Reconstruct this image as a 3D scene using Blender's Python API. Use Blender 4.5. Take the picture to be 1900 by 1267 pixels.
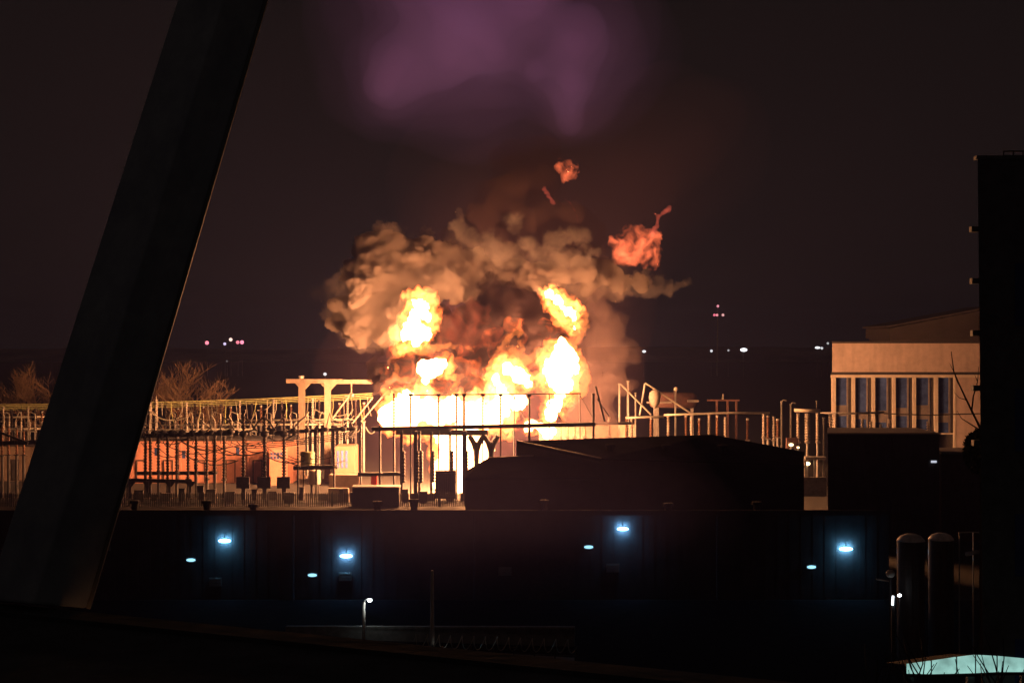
import bpy, math, random
import numpy as np
from mathutils import Vector, Matrix

random.seed(7)
SC = bpy.context.scene
COL = SC.collection
for o in list(bpy.data.objects):
    bpy.data.objects.remove(o)

# ------------------------------------------------------------------ camera, sky, exposure
CAM_Z = 22.0                       # a window high in an office block, about 200 m from the substation
F = 2610.0                         # focal length in pixels of the 1900 px wide photograph
cd = bpy.data.cameras.new('camera')
cam = bpy.data.objects.new('camera', cd)
COL.objects.link(cam)
cam.location = (0, 0, CAM_Z)
cam.rotation_euler = (math.radians(90), 0, 0)
cd.sensor_width = 36.0
cd.lens = 36.0 * F / 1900.0
cd.clip_start = 0.1
cd.clip_end = 9000
SC.camera = cam

w = bpy.data.worlds.new('World')
SC.world = w
w.use_nodes = True
nt = w.node_tree
bg = nt.nodes['Background']
# night sky: the dull brown of clouds lit from below by a city
bg.inputs['Color'].default_value = (1.0, 0.80, 0.76, 1)
bg.inputs['Strength'].default_value = 0.0050

SC.view_settings.view_transform = 'Standard'
SC.view_settings.look = 'None'
SC.view_settings.exposure = 0.0
SC.view_settings.gamma = 1.0
SC.view_settings.use_curve_mapping = False
SC.render.engine = 'CYCLES'
cy = SC.cycles
cy.use_denoising = True
cy.max_bounces = 5
cy.diffuse_bounces = 2
cy.glossy_bounces = 2
cy.transmission_bounces = 2
cy.volume_bounces = 2
cy.transparent_max_bounces = 64
cy.sample_clamp_direct = 12.0
cy.sample_clamp_indirect = 1.5
cy.volume_step_rate = 0.8
cy.volume_max_steps = 128
cy.caustics_reflective = False
cy.caustics_refractive = False

FIRE_RGB = (1.0, 0.40, 0.15)

# ------------------------------------------------------------------ helpers
def at(px, py, Y):
    """photograph pixel -> world point at distance Y"""
    return Vector(((px - 950.0) / F * Y, Y, CAM_Z - (py - 633.5) / F * Y))

def X(px, Y): return (px - 950.0) / F * Y
def Z(py, Y): return CAM_Z - (py - 633.5) / F * Y
def S(px, Y): return px / F * Y            # length of px pixels at distance Y

class MB:
    def __init__(self):
        self.v = []; self.f = []
    def add(self, vs, fs):
        n = len(self.v)
        self.v += [tuple(p) for p in vs]
        self.f += [tuple(i + n for i in q) for q in fs]
        return self
    def box(self, x0, x1, y0, y1, z0, z1):
        vs = [(x0,y0,z0),(x1,y0,z0),(x1,y1,z0),(x0,y1,z0),(x0,y0,z1),(x1,y0,z1),(x1,y1,z1),(x0,y1,z1)]
        return self.add(vs, [(0,3,2,1),(4,5,6,7),(0,1,5,4),(1,2,6,5),(2,3,7,6),(3,0,4,7)])
    def prism(self, poly, z0, z1):
        """poly: ccw ground outline; z1 may be a list"""
        n = len(poly)
        z1 = z1 if isinstance(z1, (list, tuple)) else [z1] * n
        vs = [(x, y, z0) for x, y in poly] + [(x, y, z) for (x, y), z in zip(poly, z1)]
        fs = [tuple(reversed(range(n))), tuple(range(n, 2*n))]
        fs += [(i, (i+1) % n, n + (i+1) % n, n + i) for i in range(n)]
        return self.add(vs, fs)
    def tube(self, pts, r, n=6, caps=True):
        pts = [Vector(p) for p in pts]
        rs = r if isinstance(r, (list, tuple)) else [r] * len(pts)
        vs = []; up = None
        for i, p in enumerate(pts):
            d = (pts[min(i+1, len(pts)-1)] - pts[max(i-1, 0)])
            d = d.normalized() if d.length > 1e-9 else Vector((0,0,1))
            if up is None:
                up = Vector((0,0,1)) if abs(d.z) < 0.9 else Vector((0,1,0))
            a = d.cross(up)
            if a.length < 1e-6: a = d.cross(Vector((1,0,0)))
            a.normalize(); b = a.cross(d).normalized(); up = b
            for k in range(n):
                t = 2*math.pi*k/n
                vs.append(p + (a*math.cos(t) + b*math.sin(t)) * rs[i])
        fs = []
        for i in range(len(pts)-1):
            for k in range(n):
                fs.append((i*n+k, i*n+(k+1)%n, (i+1)*n+(k+1)%n, (i+1)*n+k))
        if caps:
            fs.append(tuple(reversed(range(n)))); m = (len(pts)-1)*n
            fs.append(tuple(range(m, m+n)))
        return self.add(vs, fs)
    def bar(self, p0, p1, wd, ht=None):
        """square section bar between two points"""
        p0, p1 = Vector(p0), Vector(p1)
        ht = ht or wd
        d = (p1-p0).normalized()
        up = Vector((0,0,1)) if abs(d.z) < 0.9 else Vector((0,1,0))
        a = d.cross(up).normalized() * wd/2; b = a.cross(d).normalized() * ht/2
        vs = [p + s*a + t*b for p in (p0, p1) for s, t in ((-1,-1),(1,-1),(1,1),(-1,1))]
        return self.add(vs, [(0,1,2,3),(7,6,5,4),(0,4,5,1),(1,5,6,2),(2,6,7,3),(3,7,4,0)])
    def lathe(self, prof, n=10, c=(0,0,0)):
        vs = []
        for r, z in prof:
            for k in range(n):
                t = 2*math.pi*k/n
                vs.append((c[0]+r*math.cos(t), c[1]+r*math.sin(t), c[2]+z))
        fs = [(i*n+k, i*n+(k+1)%n, (i+1)*n+(k+1)%n, (i+1)*n+k) for i in range(len(prof)-1) for k in range(n)]
        fs.append(tuple(reversed(range(n)))); m = (len(prof)-1)*n
        fs.append(tuple(range(m, m+n)))
        return self.add(vs, fs)
    def ball(self, c, r, n=8, m=6, sq=(1,1,1)):
        c = Vector(c)
        prof = [(max(1e-3, math.sin(math.pi*i/m)), -math.cos(math.pi*i/m)) for i in range(m+1)]
        s = MB().lathe(prof, n)
        return self.add([(c.x+x*r*sq[0], c.y+y*r*sq[1], c.z+z*r*sq[2]) for x, y, z in s.v], s.f)
    def mesh(self, name, origin=(0,0,0), smooth=False):
        me = bpy.data.meshes.new(name)
        ox, oy, oz = origin
        me.from_pydata([(x-ox, y-oy, z-oz) for x, y, z in self.v], [], self.f)
        me.update()
        if smooth:
            me.polygons.foreach_set('use_smooth', [True]*len(me.polygons))
        return me

def thing(name, label, cat, loc=(0,0,0), group=None):
    o = bpy.data.objects.new(name, None)
    o.empty_display_size = 0.5
    o.location = loc
    COL.objects.link(o)
    return tag(o, label, cat, group)

def tag(o, label=None, cat=None, group=None, kind=None):
    if label: o['label'] = label
    if cat: o['category'] = cat
    if group: o['group'] = group
    if kind: o['kind'] = kind
    return o

def part(name, mb, mat, parent=None, smooth=False, label=None, kind=None, at_=None):
    """mb in world coordinates (or in the parent's when at_ is given)"""
    org = Vector((0,0,0))
    p = parent
    while p is not None:
        org += p.location; p = p.parent
    if isinstance(mb, MB):
        me = mb.mesh(name, (0,0,0) if at_ is not None else org, smooth)
        me.materials.append(mat)
    else:
        me = mb
        if not me.materials: me.materials.append(mat)
    o = bpy.data.objects.new(name, me)
    COL.objects.link(o)
    o.parent = parent
    if at_ is not None: o.location = at_
    return tag(o, label, kind=kind)

def single(name, mb, mat, label, cat, group=None, kind=None, smooth=False):
    vs = np.array(mb.v); lo, hi = vs.min(0), vs.max(0)
    c = ((lo[0]+hi[0])/2, (lo[1]+hi[1])/2, lo[2])
    me = mb.mesh(name, c, smooth); me.materials.append(mat)
    o = bpy.data.objects.new(name, me); o.location = c
    COL.objects.link(o)
    return tag(o, label, cat, group, kind)

def struct(name, mb, mat, smooth=False):
    me = mb.mesh(name, (0,0,0), smooth); me.materials.append(mat)
    o = bpy.data.objects.new(name, me); COL.objects.link(o)
    o['kind'] = 'structure'
    return o

ORD = ['first','second','third','fourth','fifth','sixth','seventh','eighth','ninth','tenth','eleventh','twelfth',
       'thirteenth','fourteenth','fifteenth','sixteenth','seventeenth','eighteenth','nineteenth','twentieth',
       'twenty-first','twenty-second','twenty-third','twenty-fourth','twenty-fifth','twenty-sixth','twenty-seventh']

# ------------------------------------------------------------------ materials
def mat(name, col, rough=0.6, metal=0.0, scale=3.0, var=0.25, bump=0.0, spec=0.5, grime=0.0):
    m = bpy.data.materials.new(name); m.use_nodes = True
    t = m.node_tree; b = t.nodes['Principled BSDF']
    tc = t.nodes.new('ShaderNodeTexCoord')
    n = t.nodes.new('ShaderNodeTexNoise'); n.inputs['Scale'].default_value = scale
    n.inputs['Detail'].default_value = 6; n.inputs['Roughness'].default_value = 0.65
    t.links.new(tc.outputs['Object'], n.inputs['Vector'])
    r = t.nodes.new('ShaderNodeValToRGB')
    r.color_ramp.elements[0].position = 0.3; r.color_ramp.elements[1].position = 0.7
    r.color_ramp.elements[0].color = tuple(c*(1-var) for c in col) + (1,)
    r.color_ramp.elements[1].color = tuple(min(1, c*(1+var)) for c in col) + (1,)
    t.links.new(n.outputs['Fac'], r.inputs['Fac'])
    out = r.outputs['Color']
    if grime:
        g = t.nodes.new('ShaderNodeTexNoise'); g.inputs['Scale'].default_value = scale*0.35; g.inputs['Detail'].default_value = 8
        mp = t.nodes.new('ShaderNodeMapping'); mp.inputs['Scale'].default_value = (3.0, 3.0, 0.4)
        t.links.new(tc.outputs['Object'], mp.inputs['Vector']); t.links.new(mp.outputs['Vector'], g.inputs['Vector'])
        mr = t.nodes.new('ShaderNodeMapRange'); mr.inputs['From Min'].default_value = 0.45; mr.inputs['From Max'].default_value = 0.7
        mr.inputs['To Max'].default_value = grime
        t.links.new(g.outputs['Fac'], mr.inputs['Value'])
        mx = t.nodes.new('ShaderNodeMixRGB'); mx.inputs['Color2'].default_value = tuple(c*0.3 for c in col) + (1,)
        t.links.new(mr.outputs['Result'], mx.inputs['Fac']); t.links.new(out, mx.inputs['Color1'])
        out = mx.outputs['Color']
    t.links.new(out, b.inputs['Base Color'])
    b.inputs['Roughness'].default_value = rough
    b.inputs['Metallic'].default_value = metal
    b.inputs['Specular IOR Level'].default_value = spec
    if bump:
        bp = t.nodes.new('ShaderNodeBump'); bp.inputs['Strength'].default_value = bump; bp.inputs['Distance'].default_value = 0.05
        t.links.new(n.outputs['Fac'], bp.inputs['Height']); t.links.new(bp.outputs['Normal'], b.inputs['Normal'])
    return m

def lamp_mat(name, col, strength):
    m = bpy.data.materials.new(name); m.use_nodes = True
    b = m.node_tree.nodes['Principled BSDF']
    b.inputs['Base Color'].default_value = tuple(min(1, c) for c in col) + (1,)
    b.inputs['Emission Color'].default_value = tuple(col) + (1,)
    b.inputs['Emission Strength'].default_value = strength
    return m

M = {}
M['ground'] = mat('gravel ground', (0.016, 0.0135, 0.012), 1.0, scale=0.6, var=0.4, bump=0.4)
M['asphalt'] = mat('yard asphalt', (0.012, 0.011, 0.013), 1.0, scale=0.8, var=0.35, spec=0.02)
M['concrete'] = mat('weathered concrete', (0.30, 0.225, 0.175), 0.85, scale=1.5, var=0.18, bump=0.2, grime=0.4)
M['kerbstone'] = mat('grey kerb concrete', (0.22, 0.22, 0.2), 0.9, scale=2, var=0.3, bump=0.2)
M['steel'] = mat('galvanised steel', (0.36, 0.35, 0.34), 0.5, 0.35, scale=2.5, var=0.25)
M['darkporc'] = mat('shade-dark glazed porcelain', (0.04, 0.028, 0.026), 0.35, 0.0, scale=3, var=0.2, spec=0.3)  # darker porcelain copy, backlit shade put into the colour
M['darksteel'] = mat('shade-dark weathered steel', (0.05, 0.045, 0.047), 0.75, 0.0, scale=2.5, var=0.3)  # darkened for the backlit front row, reused for other dark steelwork
M['alu'] = mat('aluminium tube', (0.6, 0.58, 0.5), 0.35, 0.6, scale=2, var=0.12)
M['yellowline'] = mat('pale yellow green conductor', (0.62, 0.66, 0.30), 0.4, 0.3, scale=1.2, var=0.15)
M['porcelain'] = mat('brown glazed porcelain', (0.16, 0.085, 0.055), 0.18, 0.0, scale=3, var=0.2)
M['greyporc'] = mat('grey glazed porcelain', (0.42, 0.38, 0.34), 0.22, 0.0, scale=3, var=0.15)
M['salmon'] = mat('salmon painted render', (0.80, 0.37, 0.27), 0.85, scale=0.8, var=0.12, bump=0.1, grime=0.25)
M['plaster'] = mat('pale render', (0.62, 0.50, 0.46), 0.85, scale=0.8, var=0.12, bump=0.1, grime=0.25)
M['paint'] = mat('off white paint', (0.72, 0.66, 0.58), 0.6, scale=1.0, var=0.08)
M['cladding'] = mat('dark sheet cladding', (0.045, 0.04, 0.046), 0.8, scale=0.5, var=0.3)
M['roofing'] = mat('dark roofing felt', (0.03, 0.026, 0.028), 1.0, scale=0.4, var=0.35, spec=0.03)
M['trim'] = mat('zinc roof trim', (0.3, 0.28, 0.27), 0.4, 0.5, scale=2, var=0.2)
M['black'] = mat('black painted steel', (0.2, 0.2, 0.2), 0.7, scale=2, var=0.3)
M['brace'] = mat('lightened charcoal paint', (0.72, 0.78, 0.9), 0.6, scale=4, var=0.25, bump=0.05)  # base lightened toward blue in place of light on the brace
M['glass'] = mat('sky-tinted window glass', (0.06, 0.11, 0.32), 0.15, 0.0, scale=0.6, var=0.4)  # blue base stands in for the night sky reflected in it
M['blind'] = mat('grey window blind', (0.22, 0.2, 0.2), 0.8, scale=1.2, var=0.2)
M['bark'] = mat('winter bark', (0.3, 0.2, 0.12), 0.9, scale=5, var=0.3)
M['darkbark'] = mat('dark bark', (0.03, 0.024, 0.02), 0.9, scale=5, var=0.3)
M['olive'] = mat('olive tank paint', (0.2, 0.2, 0.11), 0.5, scale=1.5, var=0.2)
M['red'] = mat('red cabinet paint', (0.45, 0.05, 0.05), 0.5, scale=2, var=0.2)
M['tank'] = mat('shade-dark ribbed silo steel', (0.06, 0.055, 0.055), 0.5, 0.2, scale=2, var=0.2)  # base darkened so the silo bodies sink into shade
M['greyhall'] = mat('grey sheet hall', (0.055, 0.045, 0.043), 0.9, scale=0.3, var=0.2)
M['brick'] = mat('dark brick wall', (0.10, 0.05, 0.045), 0.9, scale=1.5, var=0.3, bump=0.2)
M['hill'] = mat('dark fields', (0.22, 0.2, 0.17), 0.95, scale=0.02, var=0.4)
M['ledge'] = mat('black roof ledge', (0.16, 0.16, 0.16), 0.9, scale=3, var=0.4, bump=0.2)

def _mask_surface(t):
    """clear surface so that the body of flame or smoke has a boundary of its own"""
    rgb = t.nodes.new('ShaderNodeRGB'); rgb.outputs[0].default_value = (1,1,1,1)
    tr = t.nodes.new('ShaderNodeBsdfTransparent')
    t.links.new(rgb.outputs[0], tr.inputs['Color'])
    return tr.outputs[0]

def smoke_mat(name, col, dens, aniso=0.0, surface=True, noise=None):
    m = bpy.data.materials.new(name); m.use_nodes = True
    t = m.node_tree; t.nodes.clear()
    out = t.nodes.new('ShaderNodeOutputMaterial')
    pv = t.nodes.new('ShaderNodeVolumePrincipled')
    pv.inputs['Color'].default_value = tuple(col) + (1,)
    pv.inputs['Density'].default_value = dens
    pv.inputs['Anisotropy'].default_value = aniso
    if noise:
        sc_, lo, hi, gain = noise
        tc = t.nodes.new('ShaderNodeTexCoord')
        n = t.nodes.new('ShaderNodeTexNoise'); n.inputs['Scale'].default_value = sc_; n.inputs['Detail'].default_value = 3
        mr = t.nodes.new('ShaderNodeMapRange'); mr.inputs['From Min'].default_value = lo; mr.inputs['From Max'].default_value = hi
        mr.inputs['To Max'].default_value = gain
        t.links.new(tc.outputs['Object'], n.inputs['Vector'])
        t.links.new(n.outputs['Fac'], mr.inputs['Value'])
        t.links.new(mr.outputs['Result'], pv.inputs['Density'])
    t.links.new(pv.outputs[0], out.inputs['Volume'])
    if surface:
        t.links.new(_mask_surface(t), out.inputs['Surface'])
    return m

def flame_mat(name, col, strength, noise=None):
    m = bpy.data.materials.new(name); m.use_nodes = True
    t = m.node_tree; t.nodes.clear()
    out = t.nodes.new('ShaderNodeOutputMaterial')
    em = t.nodes.new('ShaderNodeEmission')
    em.inputs['Color'].default_value = tuple(col) + (1,)
    em.inputs['Strength'].default_value = strength
    if noise:
        sc_, lo, hi = noise
        tc = t.nodes.new('ShaderNodeTexCoord')
        n = t.nodes.new('ShaderNodeTexNoise'); n.inputs['Scale'].default_value = sc_; n.inputs['Detail'].default_value = 4
        n.inputs['Distortion'].default_value = 1.2
        mr = t.nodes.new('ShaderNodeMapRange'); mr.inputs['From Min'].default_value = lo; mr.inputs['From Max'].default_value = hi
        mr.inputs['To Min'].default_value = 0.0; mr.inputs['To Max'].default_value = strength
        t.links.new(tc.outputs['Object'], n.inputs['Vector'])
        t.links.new(n.outputs['Fac'], mr.inputs['Value'])
        t.links.new(mr.outputs['Result'], em.inputs['Strength'])
    t.links.new(em.outputs[0], out.inputs['Volume'])
    t.links.new(_mask_surface(t), out.inputs['Surface'])
    return m

def core_mat(name, col, strength):
    m = bpy.data.materials.new(name); m.use_nodes = True
    t = m.node_tree; t.nodes.clear()
    out = t.nodes.new('ShaderNodeOutputMaterial')
    em = t.nodes.new('ShaderNodeEmission')
    em.inputs['Color'].default_value = tuple(col) + (1,)
    em.inputs['Strength'].default_value = strength
    t.links.new(em.outputs[0], out.inputs['Surface'])
    return m

# ------------------------------------------------------------------ billowing bodies (flames, smoke)
rng = np.random.RandomState(11)
PERM = np.concatenate([rng.permutation(256)]*3)
GRAD = rng.normal(size=(256, 3)); GRAD /= np.linalg.norm(GRAD, axis=1)[:, None]
def noise3(p):
    i = np.floor(p).astype(int); f = p - i; i &= 255
    u = f*f*f*(f*(f*6-15)+10)
    res = 0
    for dx in (0,1):
        for dy in (0,1):
            for dz in (0,1):
                h = PERM[(PERM[(PERM[(i[:,0]+dx)&255] + i[:,1]+dy)&255] + i[:,2]+dz)&255]
                g = GRAD[h]
                d = (g*(f - np.array([dx,dy,dz]))).sum(1)
                wgt = (u[:,0] if dx else 1-u[:,0])*(u[:,1] if dy else 1-u[:,1])*(u[:,2] if dz else 1-u[:,2])
                res = res + wgt*d
    return res

def drop_cavities(me):
    """remove the inner shells left where the joined balls enclose a pocket"""
    nv = len(me.vertices)
    ed = np.empty(len(me.edges)*2, int); me.edges.foreach_get('vertices', ed); ed = ed.reshape(-1,2)
    lab = np.arange(nv)
    while True:
        m_ = np.minimum(lab[ed[:,0]], lab[ed[:,1]])
        new = lab.copy()
        np.minimum.at(new, ed[:,0], m_); np.minimum.at(new, ed[:,1], m_)
        new = new[new]
        if (new == lab).all(): break
        lab = new
    if len(np.unique(lab)) == 1: return me
    co = np.empty(nv*3); me.vertices.foreach_get('co', co); co = co.reshape(-1,3)
    faces = [tuple(p.vertices) for p in me.polygons]
    vol = {}
    for f in faces:
        a_ = co[f[0]]; q = 0.0
        for k in range(1, len(f)-1): q += np.dot(a_, np.cross(co[f[k]], co[f[k+1]]))
        vol[lab[f[0]]] = vol.get(lab[f[0]], 0.0) + q
    keep = [f for f in faces if vol[lab[f[0]]] > 0]
    used = sorted({i for f in keep for i in f}); idx = {v: i for i, v in enumerate(used)}
    nm = bpy.data.meshes.new('tmp')
    nm.from_pydata(co[used].tolist(), [], [tuple(idx[i] for i in f) for f in keep]); nm.update()
    return nm

def billow(name, blobs, Y0, material, parent, voxel, octaves, seed=0, warp=0.0, label=None, stretch=(1,1,1), billowy=True, decim=None):
    """blobs: (px, py, radius px, depth offset m[, flatten]) joined into one skin and puffed up by noise"""
    mb = MB()
    for b in blobs:
        px, py, r, dy = b[:4]
        sq = b[4] if len(b) > 4 else (1,1,1)
        mb.ball(at(px, py, Y0) + Vector((0, dy, 0)), S(r, Y0), 20, 14, sq)
    me = mb.mesh('tmp'); o = bpy.data.objects.new('tmp', me); COL.objects.link(o)
    md = o.modifiers.new('r', 'REMESH'); md.mode = 'VOXEL'; md.voxel_size = voxel; md.use_smooth_shade = True
    sm = o.modifiers.new('s', 'SMOOTH'); sm.iterations = 6; sm.factor = 0.5
    dg = bpy.context.evaluated_depsgraph_get()
    em = bpy.data.meshes.new_from_object(o.evaluated_get(dg))
    bpy.data.objects.remove(o)
    em = drop_cavities(em)
    n = len(em.vertices)
    co = np.empty(n*3); em.vertices.foreach_get('co', co); co = co.reshape(-1,3)
    def puff(co, octs):
        for freq, amp in octs:
            no = np.empty(n*3); em.vertex_normals.foreach_get('vector', no); no = no.reshape(-1,3)
            q = co*freq*np.array(stretch) + seed*13.7
            if warp:
                q = q + warp*np.stack([noise3(q*0.6+5.1), noise3(q*0.6+19.3), noise3(q*0.6+33.7)], 1)
            v = noise3(q)
            d = (np.abs(v)*2.2 - 0.35) if billowy else v*1.6
            co = co + no*(d*amp)[:, None]
            em.vertices.foreach_set('co', co.ravel()); em.update()
        return co
    co = puff(co, [q for q in octaves if q[0] < 0.9])
    o = bpy.data.objects.new('tmp', em); COL.objects.link(o)
    md = o.modifiers.new('r', 'REMESH'); md.mode = 'VOXEL'; md.voxel_size = voxel*0.85; md.use_smooth_shade = True
    dg = bpy.context.evaluated_depsgraph_get()
    em = drop_cavities(bpy.data.meshes.new_from_object(o.evaluated_get(dg)))
    bpy.data.objects.remove(o)
    n = len(em.vertices)
    co = np.empty(n*3); em.vertices.foreach_get('co', co); co = co.reshape(-1,3)
    co = puff(co, [q for q in octaves if q[0] >= 0.9])
    em.polygons.foreach_set('use_smooth', [True]*len(em.polygons))
    org = Vector(co.mean(0))
    em.transform(Matrix.Translation(-org))
    em.materials.clear(); em.materials.append(material)
    em.name = name
    ob = bpy.data.objects.new(name, em)
    base = Vector((0,0,0)); p = parent
    while p is not None:
        base += p.location; p = p.parent
    ob.parent = parent
    ob.location = org - base
    COL.objects.link(ob)
    if label: ob['label'] = label
    return ob

# ================================================================== SETTING
g = MB().add([(-3000,-20,0),(3000,-20,0),(3000,3000,0),(-3000,3000,0)], [(0,1,2,3)])
struct('ground', g, M['ground'])
struct('yard', MB().add([(-60,60,0.004),(60,60,0.004),(60,119.7,0.004),(-60,119.7,0.004)], [(0,1,2,3)]), M['asphalt'])
# distant dark rise under the horizon
hb = MB()
xs = np.linspace(-1500, 1500, 61)
hz = 14 + 7*noise3(np.stack([xs*0.004, xs*0+3.3, xs*0], 1)) + 3*noise3(np.stack([xs*0.02, xs*0+8.3, xs*0], 1))
vs = []
for x, h in zip(xs, hz):
    vs += [(x, 1500, -0.5), (x, 1600, h), (x, 1900, h*0.8), (x, 2100, -0.5)]
hb.add(vs, [(4*i+k, 4*i+4+k, 4*i+5+k, 4*i+1+k) for i in range(60) for k in range(3)])
struct('hills', hb, M['hill'], smooth=True)

# ---- near: roof ledge under the window and the slanting brace
LZ = 20.8
ledge = thing('roof_ledge', 'black roof ledge running below the window, under the slanting steel brace', 'ledge', (-1.0, 5.0, LZ-0.5))
a, b_ = Vector((-3.4, 6.93, 0)), Vector((1.3, 4.82, 0))
dr = (b_-a).normalized(); nn = Vector((-dr.y, dr.x, 0))
def quad(p, q, off0, off1):
    return [tuple((p+nn*off0).xy), tuple((q+nn*off0).xy), tuple((q+nn*off1).xy), tuple((p+nn*off1).xy)]
part('slab', MB().prism(quad(a, b_, -2.6, -0.16), LZ-0.5, LZ-0.02), M['ledge'], ledge)
part('coping', MB().prism(quad(a, b_, -0.157, 0.0), LZ-0.12, LZ), M['ledge'], ledge)

def brace_pt(p): return at(*p)
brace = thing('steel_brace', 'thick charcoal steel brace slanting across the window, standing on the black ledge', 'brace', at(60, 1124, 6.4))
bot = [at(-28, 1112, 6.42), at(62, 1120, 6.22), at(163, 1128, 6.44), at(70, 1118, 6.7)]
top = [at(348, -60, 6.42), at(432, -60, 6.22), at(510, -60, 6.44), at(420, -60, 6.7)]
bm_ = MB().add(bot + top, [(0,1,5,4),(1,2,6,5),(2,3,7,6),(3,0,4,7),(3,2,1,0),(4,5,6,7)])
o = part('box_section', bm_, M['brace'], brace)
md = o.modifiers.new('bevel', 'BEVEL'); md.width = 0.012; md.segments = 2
e = MB().bar(bot[2]+Vector((0.004,-0.004,0)), top[2]+Vector((0.004,-0.004,0)), 0.018)
part('edge_strip', e, M['steel'], brace)

# ---- right: dark office tower
TY = 45.0
tower = thing('office_tower', 'black unlit tower block with small brackets up its edge', 'building', (X(1870,TY), TY+4, 0))
zt = Z(296, TY)
x0t, x0b = X(1814, TY), X(1831, TY)
tw = MB()
tw.add([(x0b,TY,0),(x0b+14,TY,0),(x0b+14,TY+12,0),(x0b+4.3,TY+12,0),(x0t,TY,zt),(x0b+14,TY,zt),(x0b+14,TY+12,zt),(x0t+4.3,TY+12,zt)],
       [(0,3,2,1),(4,5,6,7),(0,1,5,4),(1,2,6,5),(2,3,7,6),(3,0,4,7)])
part('wall', tw, M['black'], tower)
part('parapet', MB().box(x0t-0.05, x0t+14, TY-0.05, TY+0.25, zt, zt+0.12), M['black'], tower)
for py in (425, 521, 618, 720, 822):
    zz = Z(py, TY); xe = x0t + (x0b-x0t)*(zt-zz)/zt
    part('bracket', MB().box(xe-0.2, xe+0.03, TY+0.05, TY+0.3, zz-0.09, zz+0.09), M['black'], tower)
rail = MB().tube([at(1862,281,TY+2), at(1930,281,TY+2)], 0.03).tube([at(1862,289,TY+2), at(1930,289,TY+2)], 0.02)
for px in (1862, 1880, 1898): rail.tube([(X(px,TY+2),TY+2,zt+0.1), at(px, 280, TY+2)], 0.025)
part('railing', rail, M['black'], tower)
for r in range(6):
    for c in range(2):
        zz = 2.5 + r*4.0; xx = x0b + 0.9 + c*2.2
        part('window', MB().box(xx, xx+1.4, TY-0.02, TY+0.02, zz, zz+2.0), M['glass'], tower)

# ---- long dark warehouse with the blue-white lamps
WY = 120.0
wh_top = Z(944, WY)
wh = thing('long_warehouse', 'long unlit warehouse with dark cladding carrying the blue-white wall lamps', 'building', (0, WY, 0))
xl, xr = X(-80, WY), X(1640, WY)
part('wall', MB().prism([(xl,WY),(xr,WY),(xr,WY+14),(xl,WY+14)], 0, [wh_top-0.4,wh_top-0.4,4.4,4.4]), M['cladding'], wh)
part('roof', MB().add([(xl-.2,WY-.2,wh_top-.35),(xr+.2,WY-.2,wh_top-.35),(xr+.2,WY+14.3,4.45),(xl-.2,WY+14.3,4.45),
                       (xl-.2,WY-.2,wh_top-.1),(xr+.2,WY-.2,wh_top-.1),(xr+.2,WY+14.3,4.7),(xl-.2,WY+14.3,4.7)],
                      [(0,3,2,1),(4,5,6,7),(0,1,5,4),(1,2,6,5),(2,3,7,6),(3,0,4,7)]), M['roofing'], wh)
part('fascia', MB().box(xl-.2, xr+.2, WY-.28, WY-.203, wh_top-.5, wh_top-.05), M['cladding'], wh)
rib = MB(); x = xl
while x < xr:
    rib.box(x, x+0.5, WY-0.018, WY-0.002, 0.2, wh_top-0.55); x += 1.0
part('cladding_rib', rib, M['cladding'], wh, kind='stuff')
rw = random.Random(12)
for px in (250, 384, 470, 700, 768, 1010, 1240, 1404):
    h_ = rw.uniform(.35, .9); y_ = WY+rw.uniform(1, 3)
    part('roof_vent', MB().lathe([(.3,-.8),(.3,h_),(.5,h_+.02),(.42,h_+.25),(.05,h_+.3)], 10, (X(px,y_),y_,wh_top-.4)), M['cladding'], wh)
for px in (120, 545, 880, 1330):
    part('downpipe', MB().tube([(X(px,WY),WY-.13,0),(X(px,WY),WY-.13,wh_top-.5)], .08, 8), M['cladding'], wh)
part('roller_door', MB().box(X(985,WY), X(1065,WY), WY-.06, WY-.022, 0.02, 4.2), M['darksteel'], wh)
for px, py in ((193,1013),(400,1079),(641,1069),(937,1059),(1137,1053)):
    fr = part('louvre_vent', MB().box(X(px-12,WY), X(px+12,WY), WY-0.12, WY-0.052, Z(py+8,WY), Z(py-8,WY)), M['trim'], wh)
    sl = MB()
    for k in range(3):
        zz = Z(py+5-k*5, WY); sl.box(X(px-10,WY), X(px+10,WY), WY-0.18, WY-0.122, zz-0.06, zz+0.04)
    part('slat', sl, M['trim'], fr, kind='stuff')

# ---- flat roofed shed in front of the fire
def pz(px, py, z):
    Y = (CAM_Z-z)*F/(py-633.5); return (X(px, Y), Y)
shed = thing('dark_shed', 'big dark shed with a gently sloping roof hiding the foot of the fire', 'building', (15, 160, 0))
def solid(pts, zb=0.0):
    """closed body under a roof outline given as (px, py, Y)"""
    q = [at(*p) for p in pts]
    return [(p.x, p.y) for p in q], [p.z for p in q]
K1, K2, K3 = (958,818,153.0), (1322,806,153.0), (1492,838,149.5)
G_, F_ = (1492,862,146.0), (1115,851,146.6)
out_, zz_ = solid([F_, G_, K3, K2, K1])
part('wall', MB().prism(out_, 0, [z-0.3 for z in zz_]), M['cladding'], shed)
rm = MB()
q = [at(*p) for p in (F_, G_, K3, K2, K1)]
nv = 12
for i in range(5):
    pass
dn = Vector((0,0,-0.297))
rm.add(q + [p+dn for p in q], [(4,0,3),(0,1,2),(0,2,3),(9,8,5),(5,7,6),(5,8,7)] + [(i,i+5,(i+1)%5+5,(i+1)%5) for i in range(5)])
part('roof', rm, M['roofing'], shed)
seam = MB()
for k in range(1, 14):                     # standing seams running down the slope
    f = k/14
    a_ = q[4].lerp(q[3], f); b2 = q[0].lerp(q[1], f)
    seam.bar(a_+Vector((0,0,.03)), b2+Vector((0,0,.03)), .07, .05)
part('standing_seam', seam, M['roofing'], shed, kind='stuff')
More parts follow.
